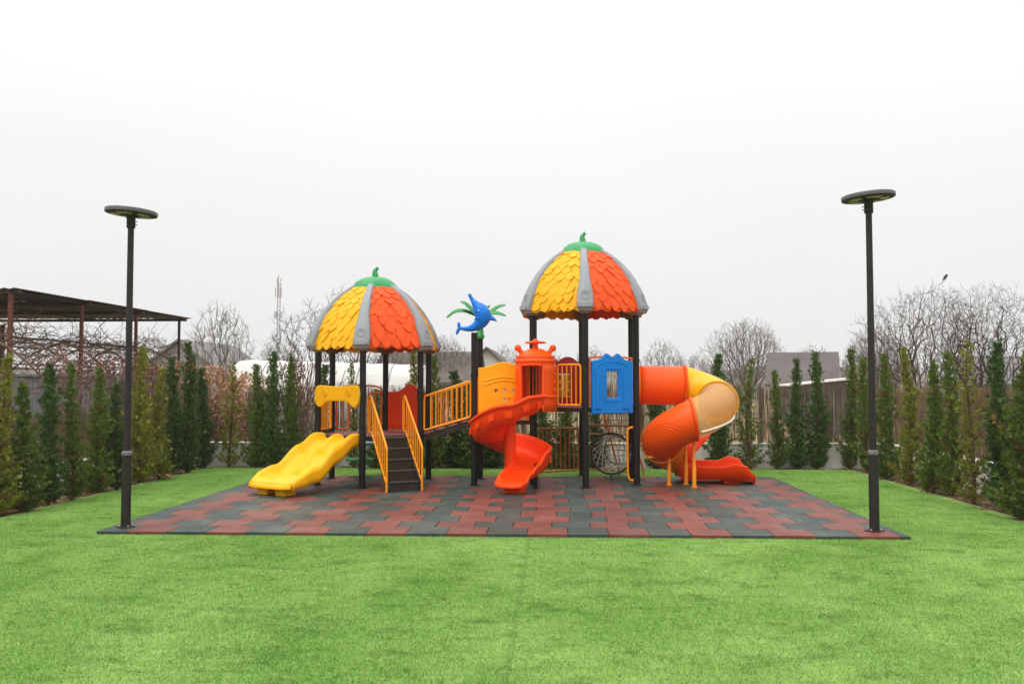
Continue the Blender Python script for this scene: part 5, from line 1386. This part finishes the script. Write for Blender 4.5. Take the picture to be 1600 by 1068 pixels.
def gable(name, x0_, x1_, y0_, y1_, ze, zr, ridge, wall, roofm, label, wins=(), over=.3, cat='house'):
    """house with gable roof; ridge 'x' or 'y'; wins on the front wall: (u0,u1,z0,z1)"""
    t = thing(name, label, cat, ((x0_ + x1_) / 2, (y0_ + y1_) / 2, G0)); mb = MB()
    if ridge == 'y':
        xm = (x0_ + x1_) / 2; P = [(x0_, G0), (x1_, G0), (x1_, ze), (xm, zr - .06), (x0_, ze)]
        mb.rings([[Vector((a, y0_, b)) for a, b in P], [Vector((a, y1_, b)) for a, b in P]])
    else:
        ym = (y0_ + y1_) / 2; P = [(y0_, G0), (y1_, G0), (y1_, ze), (ym, zr - .06), (y0_, ze)]
        mb.rings([[Vector((x0_, a, b)) for a, b in P], [Vector((x1_, a, b)) for a, b in P]])
    mb.build('wall', wall, t, smooth=False)
    for sg in (-1, 1):
        mb = MB()
        if ridge == 'y':
            e = x0_ - over if sg < 0 else x1_ + over; sl = (zr - ze) / ((x1_ - x0_) / 2); ez = ze - sl * over
            A_ = [Vector((e, y0_ - over, ez)), Vector((xm + .001 * sg, y0_ - over, zr)), Vector((xm + .001 * sg, y1_ + over, zr)), Vector((e, y1_ + over, ez))]
        else:
            e = y0_ - over if sg < 0 else y1_ + over; sl = (zr - ze) / ((y1_ - y0_) / 2); ez = ze - sl * over
            A_ = [Vector((x0_ - over, e, ez)), Vector((x0_ - over, ym + .001 * sg, zr)), Vector((x1_ + over, ym + .001 * sg, zr)), Vector((x1_ + over, e, ez))]
        mb.hexa([a + U * .0 for a in A_] + [a + U * .12 for a in A_]); mb.build('roof', roofm, t, smooth=False)
    for (u0, u1, z0_, z1_) in wins:
        xa, xb = lerp(x0_, x1_, u0), lerp(x0_, x1_, u1)
        f_ = MB().box(((xa + xb) / 2, y0_ - .02, (z0_ + z1_) / 2), (xb - xa + .12, .06, z1_ - z0_ + .12)).build('window', 'cap_white', t, smooth=False)
        MB().box(((xa + xb) / 2, y0_ - .054, (z0_ + z1_) / 2), (xb - xa, .02, z1_ - z0_)).build('pane', 'window_dark', f_, smooth=False, local=True)
    return t
# grey roofed house beyond the canopy
a, b = at(215, 556, 36), at(345, 566, 36)
gable('house', a.x, b.x, 36, 44, 2.45, 4.05, 'y', 'house_grey', 'roof_grey', 'grey gabled house beyond the canopy and the upright bare tree', [(.25, .4, 1.2, 2.2), (.6, .75, 1.2, 2.2)])
# long brown roofed barn behind the bridge
a, b = at(588, 556, 31), at(736, 556, 31)
gable('barn', a.x, b.x, 31, 37, 1.9, 3.28, 'x', 'house_grey', 'roof_brown', 'long barn with brown-grey roof seen behind the bridge', cat='barn')
# white gabled house behind the dolphin
a, b = at(742, 570, 42), at(776, 570, 42)
gable('house', a.x - .5, b.x + .6, 42, 52, 2.75, 3.85, 'y', 'house_wall', 'roof_brown', 'small white gabled house with brown roof right of the dolphin posts', [(.42, .58, 2.0, 2.6)])
# mauve roofed barn right of the tube slide, with a lean-to
a, b = at(1214, 556, 26), at(1324, 556, 26)
gable('barn', a.x + .3, b.x - .25, 26, 29, 1.9, 3.0, 'x', 'shed_grey', 'roof_mauve', 'barn with mauve-brown roof behind the right back corner', cat='barn').rotation_euler.z = -.29
sh = thing('lean_to_shed', 'grey lean-to shed with white roof edge in front of the mauve-roofed barn', 'shed', (11.2, 24, G0))
a, b = at(1236, 600, 23.5), at(1345, 590, 23.5)
mb = MB(); P = [(a.x, G0), (b.x, G0), (b.x, b.z - .06), (a.x, a.z - .06)]
mb.rings([[Vector((x, 23.5, z)) for x, z in P], [Vector((x, 25.4, z)) for x, z in P]]); mb.build('wall', 'shed_grey', sh, smooth=False)
mb = MB(); A_ = [Vector((a.x - .25, 23.2, a.z - .08)), Vector((b.x + .1, 23.2, b.z - .02)), Vector((b.x + .1, 25.6, b.z - .02)), Vector((a.x - .25, 25.6, a.z - .08))]; mb.hexa(A_ + [p + U * .045 for p in A_]); mb.build('roof', 'house_wall', sh, smooth=False)
xx = a.x + .1
while xx < b.x - .1:
    zt = lerp(a.z, b.z, (xx - a.x) / (b.x - a.x)) - .1; MB().box((xx, 23.485, (zt + G0) / 2), (.19, .024, zt - G0)).build('plank', 'shed_grey', sh, smooth=False); xx += .2
# dark timber house at the right edge
dk = thing('timber_house', 'weathered dark timber house behind the right fence at the picture edge', 'house', (14.5, 20, G0))
p0, p1 = at(1528, 606, 20), at(1690, 606, 20)
MB().box(((p0.x + p1.x) / 2, 22, (1.75 + G0) / 2), (p1.x - p0.x, 4, 1.75 - G0)).build('wall', 'dark_plank', dk, smooth=False)
mb = MB(); A_ = [Vector((p0.x - .2, 19.7, 1.72)), Vector((p1.x + .2, 19.7, 1.72)), Vector((p1.x + .2, 22, 2.7)), Vector((p0.x - .2, 22, 2.7))]; mb.hexa(A_ + [p + U * .08 for p in A_]); mb.build('roof', 'roof_grey', dk, smooth=False)
xx = p0.x + .1
while xx < p1.x:
    MB().box((xx, 19.985, (1.70 + G0) / 2), (.19, .025, 1.70 - G0)).build('plank', 'dark_plank', dk, smooth=False); xx += .2
# grey board fence piece left of it
bf = thing('board_fence', 'grey weathered board fence beyond the right conifers', 'fence', (10.6, 14, G0))
p0, p1 = at(1425, 606, 14), at(1500, 606, 14); xx = p0.x; q = random.Random(4)
while xx < p1.x:
    z = 1.72 + q.uniform(-.05, .05); MB().box((xx, 14 + q.uniform(-.01, .01), (z + G0) / 2), (.115, .025, z - G0)).build('board', 'shed_grey', bf, smooth=False); xx += .122
for z in (.4, 1.4): MB().box(((p0.x + p1.x) / 2, 14.04, z), (p1.x - p0.x, .05, .09)).build('rail', 'shed_grey', bf, smooth=False)
# corrugated metal shed and tarp behind the left fence
ms = thing('metal_shed', 'grey-blue corrugated metal shed behind the left fence under the canopy', 'shed', (-10.6, 8, G0))
mb = MB(); rings = []
for i in range(90):
    y = lerp(5.4, 12.4, i / 89); x = -9.95 + .015 * (i % 2) ; rings.append([Vector((x, y, G0)), Vector((x, y, 1.98))])
mb.rings(rings, False); mb.build('wall', 'metal_sheet', ms, smooth=False, solid=.006)
mb = MB(); mb.hexa([(-12.2, 5.3, 1.96), (-9.85, 5.3, 1.985), (-9.85, 12.5, 1.985), (-12.2, 12.5, 1.96), (-12.2, 5.3, 2.01), (-9.85, 5.3, 2.035), (-9.85, 12.5, 2.035), (-12.2, 12.5, 2.01)]); mb.build('roof', 'metal_sheet', ms, smooth=False)
mb = MB(); mb.box((-11.1, 5.44, .95), (2.2, .04, 2.0)); mb.build('end_wall', 'tarp', ms, smooth=False)
# white plastic polytunnel
pt = thing('polytunnel', 'white plastic-covered polytunnel behind the left tower', 'polytunnel', (-5.6, 15.5, G0))
a, b = at(384, 566, 14.2), at(600, 570, 14.2)
rings = []
for i in range(25):
    u = i / 24; x = lerp(a.x - .6, b.x + 1.0, u); zt = lerp(2.52, 2.36, u) + .035 * abs(math.sin(u * PI * 7)); ring = []
    for j in range(17):
        t = j / 16; ring.append(Vector((x + (.9 * math.sin(PI * t) if i == 24 else 0) * 0, 14.2 + 3.0 * (1 - math.cos(PI * t)) / 2 * 1.0, G0 + (zt - G0) * math.sin(PI * t) ** .45)))
    rings.append(ring)
mb = MB(); mb.rings(rings, False); mb.build('cover', 'poly_white', pt, angle=70)
xe = rings[-1][0].x; mb = MB(); er = []
for k in range(7):                      # sagging plastic end sloping to the ground
    t = k / 6; er.append([Vector((xe + 1.05 * t, lerp(p.y, 15.7 + (p.y - 15.7) * .8, t), G0 + (p.z - G0) * (1 - t) ** .8 * (1 - .05 * math.sin(PI * t)))) for p in rings[-1]])
mb.rings(er, False); mb.build('end_cover', 'poly_white', pt, angle=70)
for i in range(0, 25, 4): MB().tube([p + Vector((0, -.004, .006)) for p in rings[i]], .014, 5).build('hoop', 'fence_post', pt)
# lattice radio mast
mp_ = at(434, 560, 108); ms_ = thing('radio_mast', 'tall thin lattice radio mast far beyond the trees', 'mast', (mp_.x, 108, G0))
mt_ = at(434, 430, 108).z
for k in range(3):
    a = k * 2 * PI / 3 + .3; o3 = Vector((mp_.x + math.cos(a) * .24, 108 + math.sin(a) * .24, 0)); MB().tube([o3 + U * G0, o3 + U * mt_ * .93], .045, 5).build('mast_leg', 'mast_steel', ms_)
mb = MB(); z = 0.2; k = 0
while z < mt_ * .92:
    for j in range(3):
        a, b = [(j + s_) * 2 * PI / 3 + .3 for s_ in (0, 1)]; mb.tube([Vector((mp_.x + math.cos(a) * .24, 108 + math.sin(a) * .24, z)), Vector((mp_.x + math.cos(b) * .24, 108 + math.sin(b) * .24, z + .55))], .024, 3)
    z += .55
mb.build('lattice', 'mast_steel', ms_)
MB().tube([Vector((mp_.x, 108, mt_ * .9)), Vector((mp_.x, 108, mt_ + .1))], .06, 6).build('top_spike', 'mast_red', ms_)
for (py, n_, rr_, hh) in ((440, 3, .30, 1.0), (457, 4, .36, 1.3), (491, 6, .50, .8)):
    zc = at(434, py, 108).z
    for k in range(n_):
        a = k * 2 * PI / n_ + .2; MB().box((mp_.x + math.cos(a) * rr_, 108 + math.sin(a) * rr_, zc), (.09, .08, hh)).build('antenna', 'mast_red' if py < 460 else 'mast_steel', ms_, smooth=False)
# rubble mound behind the back fence
mb = MB(); V = []; F = []; q = random.Random(14); p0 = at(1200, 690, 12.5); N = 26
for j in range(N + 1):
    for i in range(N + 1):
        x, y = -1 + 2 * i / N, -1 + 2 * j / N; r_ = math.hypot(x, y); z = max(0, 1 - r_ * r_) * .85 * (1 + .25 * nz(x * 3, y * 3, 1.7)) + (q.uniform(-.03, .05) if r_ < .98 else 0)
        V.append((p0.x + x * 2.6, 12.8 + y * 1.6, G0 - .02 + z))
for j in range(N):
    for i in range(N): a = j * (N + 1) + i; F.append((a, a + 1, a + N + 2, a + N + 1))
mb.add(V, F); tag(mb.build('rubble_mound', 'rubble', angle=20), 'low mound of pale rubble and soil behind the back fence', 'mound')
# bird on top of the wide bare tree
bp0 = at(1477, 433, 17)
bt_ = thing('bird', 'small dark bird perched on the wide bare tree', 'bird', bp0)
mb = MB(); pth = [Vector((-.085, 0, -.10)), Vector((-.06, 0, -.07)), Vector((-.02, 0, -.02)), Vector((.015, 0, .025)), Vector((.04, 0, .06)), Vector((.062, 0, .075)), Vector((.085, 0, .072))]
mb.tube(pth, [.012, .018, .042, .046, .034, .024, .004], 10); mb.tube([Vector((0, .015, -.03)), Vector((-.005, .015, -.085))], .005, 5); mb.tube([Vector((0, -.015, -.03)), Vector((-.005, -.015, -.085))], .005, 5)
mb.build('body', 'bird_dark', bt_, local=True)
Mw = Matrix.Translation(wide.location) @ Matrix.Rotation(wide.rotation_euler.z, 4, 'Z') @ Matrix.Diagonal((*wide.scale, 1))
crv = [Mw @ v.co for v in BT['spread'][1].vertices]
feet = bp0 + Vector((-.005, 0, -.084)); near = min((v for v in crv if v.z < feet.z - .12), key=lambda v: (v - feet).length)
mb = MB(); mb.tube([feet, feet.lerp(near, .5) + Vector((.03, .02, 0)), near], [.006, .007, .008], 5); Mi = Mw.inverted()
mb.v = [tuple(Mi @ Vector(v)) for v in mb.v]; mb.build('perch_twig', 'bark_red', wide, local=True)
# leaves and litter
lf = MB(); q = random.Random(2); p0 = gx(254, 746)
for k in range(7):
    c = p0 + Vector((q.uniform(-.13, .13), q.uniform(-.08, .08), Z0 + .035 + .012 * k)); a = q.uniform(0, 6.28); r1 = Vector((math.cos(a), math.sin(a), q.uniform(-.3, .4))) * .07; r2 = Vector((-math.sin(a), math.cos(a), q.uniform(-.3, .5))) * .045
    lf.add([c - r1, c + r2 - r1 * .2, c + r1, c - r2 * .9 + r1 * .1 + U * .02], [(0, 1, 2, 3)])
lo_ = lf.build('dead_leaves', 'dead_leaf', smooth=False, solid=.002); tag(lo_, 'small heap of brown dead leaves on the lawn near the left conifers', 'leaves')

V = []; F = []
for k in range(1500):
    side = q.choice((0, 0, 1, 1, 2)); x, y = ((q.uniform(-7.9, -6.95), q.uniform(-3, 9.2)) if side == 0 else (q.uniform(7.0, 7.9), q.uniform(-3, 9.2)) if side == 1 else (q.uniform(-7, 7), q.uniform(8.93, 9.35)))
    c = Vector((x, y, Z0 + q.uniform(.012, .03))); a = q.uniform(0, 6.28); l_ = q.uniform(.012, .035); r1 = Vector((math.cos(a), math.sin(a), q.uniform(-.3, .3))) * l_; r2 = Vector((-math.sin(a), math.cos(a), q.uniform(-.3, .3))) * l_ * .6
    i = len(V); V += [c - r1, c + r2, c + r1, c - r2]; F.append((i, i + 1, i + 2, i + 3))
mb = MB(); mb.add(V, F); tag(mb.build('leaf_litter', 'dead_leaf', smooth=False), 'brown leaf litter strewn under the conifer rows', 'leaf litter', kind='stuff')

V = []; F = []; q = random.Random(61)
for k in range(130):
    x, y = (q.uniform(-4.9, 4.9), q.uniform(.05, 6.9)) if k < 60 else (q.gauss(2.95, .45), q.gauss(5.3, .3)) if k < 100 else (q.gauss(-.2, 1.2), q.gauss(4.4, .6))
    if not (-4.9 < x < 4.9 and .05 < y < 6.9): continue
    c = Vector((x, y, q.uniform(.002, .006))); a = q.uniform(0, 6.28); l_ = q.uniform(.006, .022); r1 = Vector((math.cos(a), math.sin(a), q.uniform(-.1, .2))) * l_; r2 = Vector((-math.sin(a), math.cos(a), q.uniform(-.1, .2))) * l_ * .55
    i = len(V); V += [c - r1, c + r2, c + r1, c - r2]; F.append((i, i + 1, i + 2, i + 3))
mb = MB(); mb.add(V, F); tag(mb.build('floor_crumbs', 'rubble', smooth=False), 'pale crumbs and leaf bits scattered on the rubber floor', 'crumbs', kind='stuff')
# ------------------------------------------------------------------ winter haze: one closed box of thin air
HAZE = 0.0006
mb = MB(); mb.box((0, 140, 12), (620, 330, 27))
me = bpy.data.meshes.new('haze'); me.from_pydata(mb.v, [], mb.f); me.update()
hm = bpy.data.materials.new('haze'); hm.use_nodes = True; hn = hm.node_tree.nodes; hn.clear()
ho_ = hn.new('ShaderNodeOutputMaterial'); hv = hn.new('ShaderNodeVolumePrincipled'); hv.inputs['Color'].default_value = (.95, .955, .96, 1); hv.inputs['Density'].default_value = HAZE; hv.inputs['Anisotropy'].default_value = 0.2
hm.node_tree.links.new(hv.outputs[0], ho_.inputs['Volume']); me.materials.append(hm)
ho2 = put('haze', me); tag(ho2, kind='stuff'); ho2['label'] = 'thin pale winter haze in the air'; ho2['category'] = 'haze'
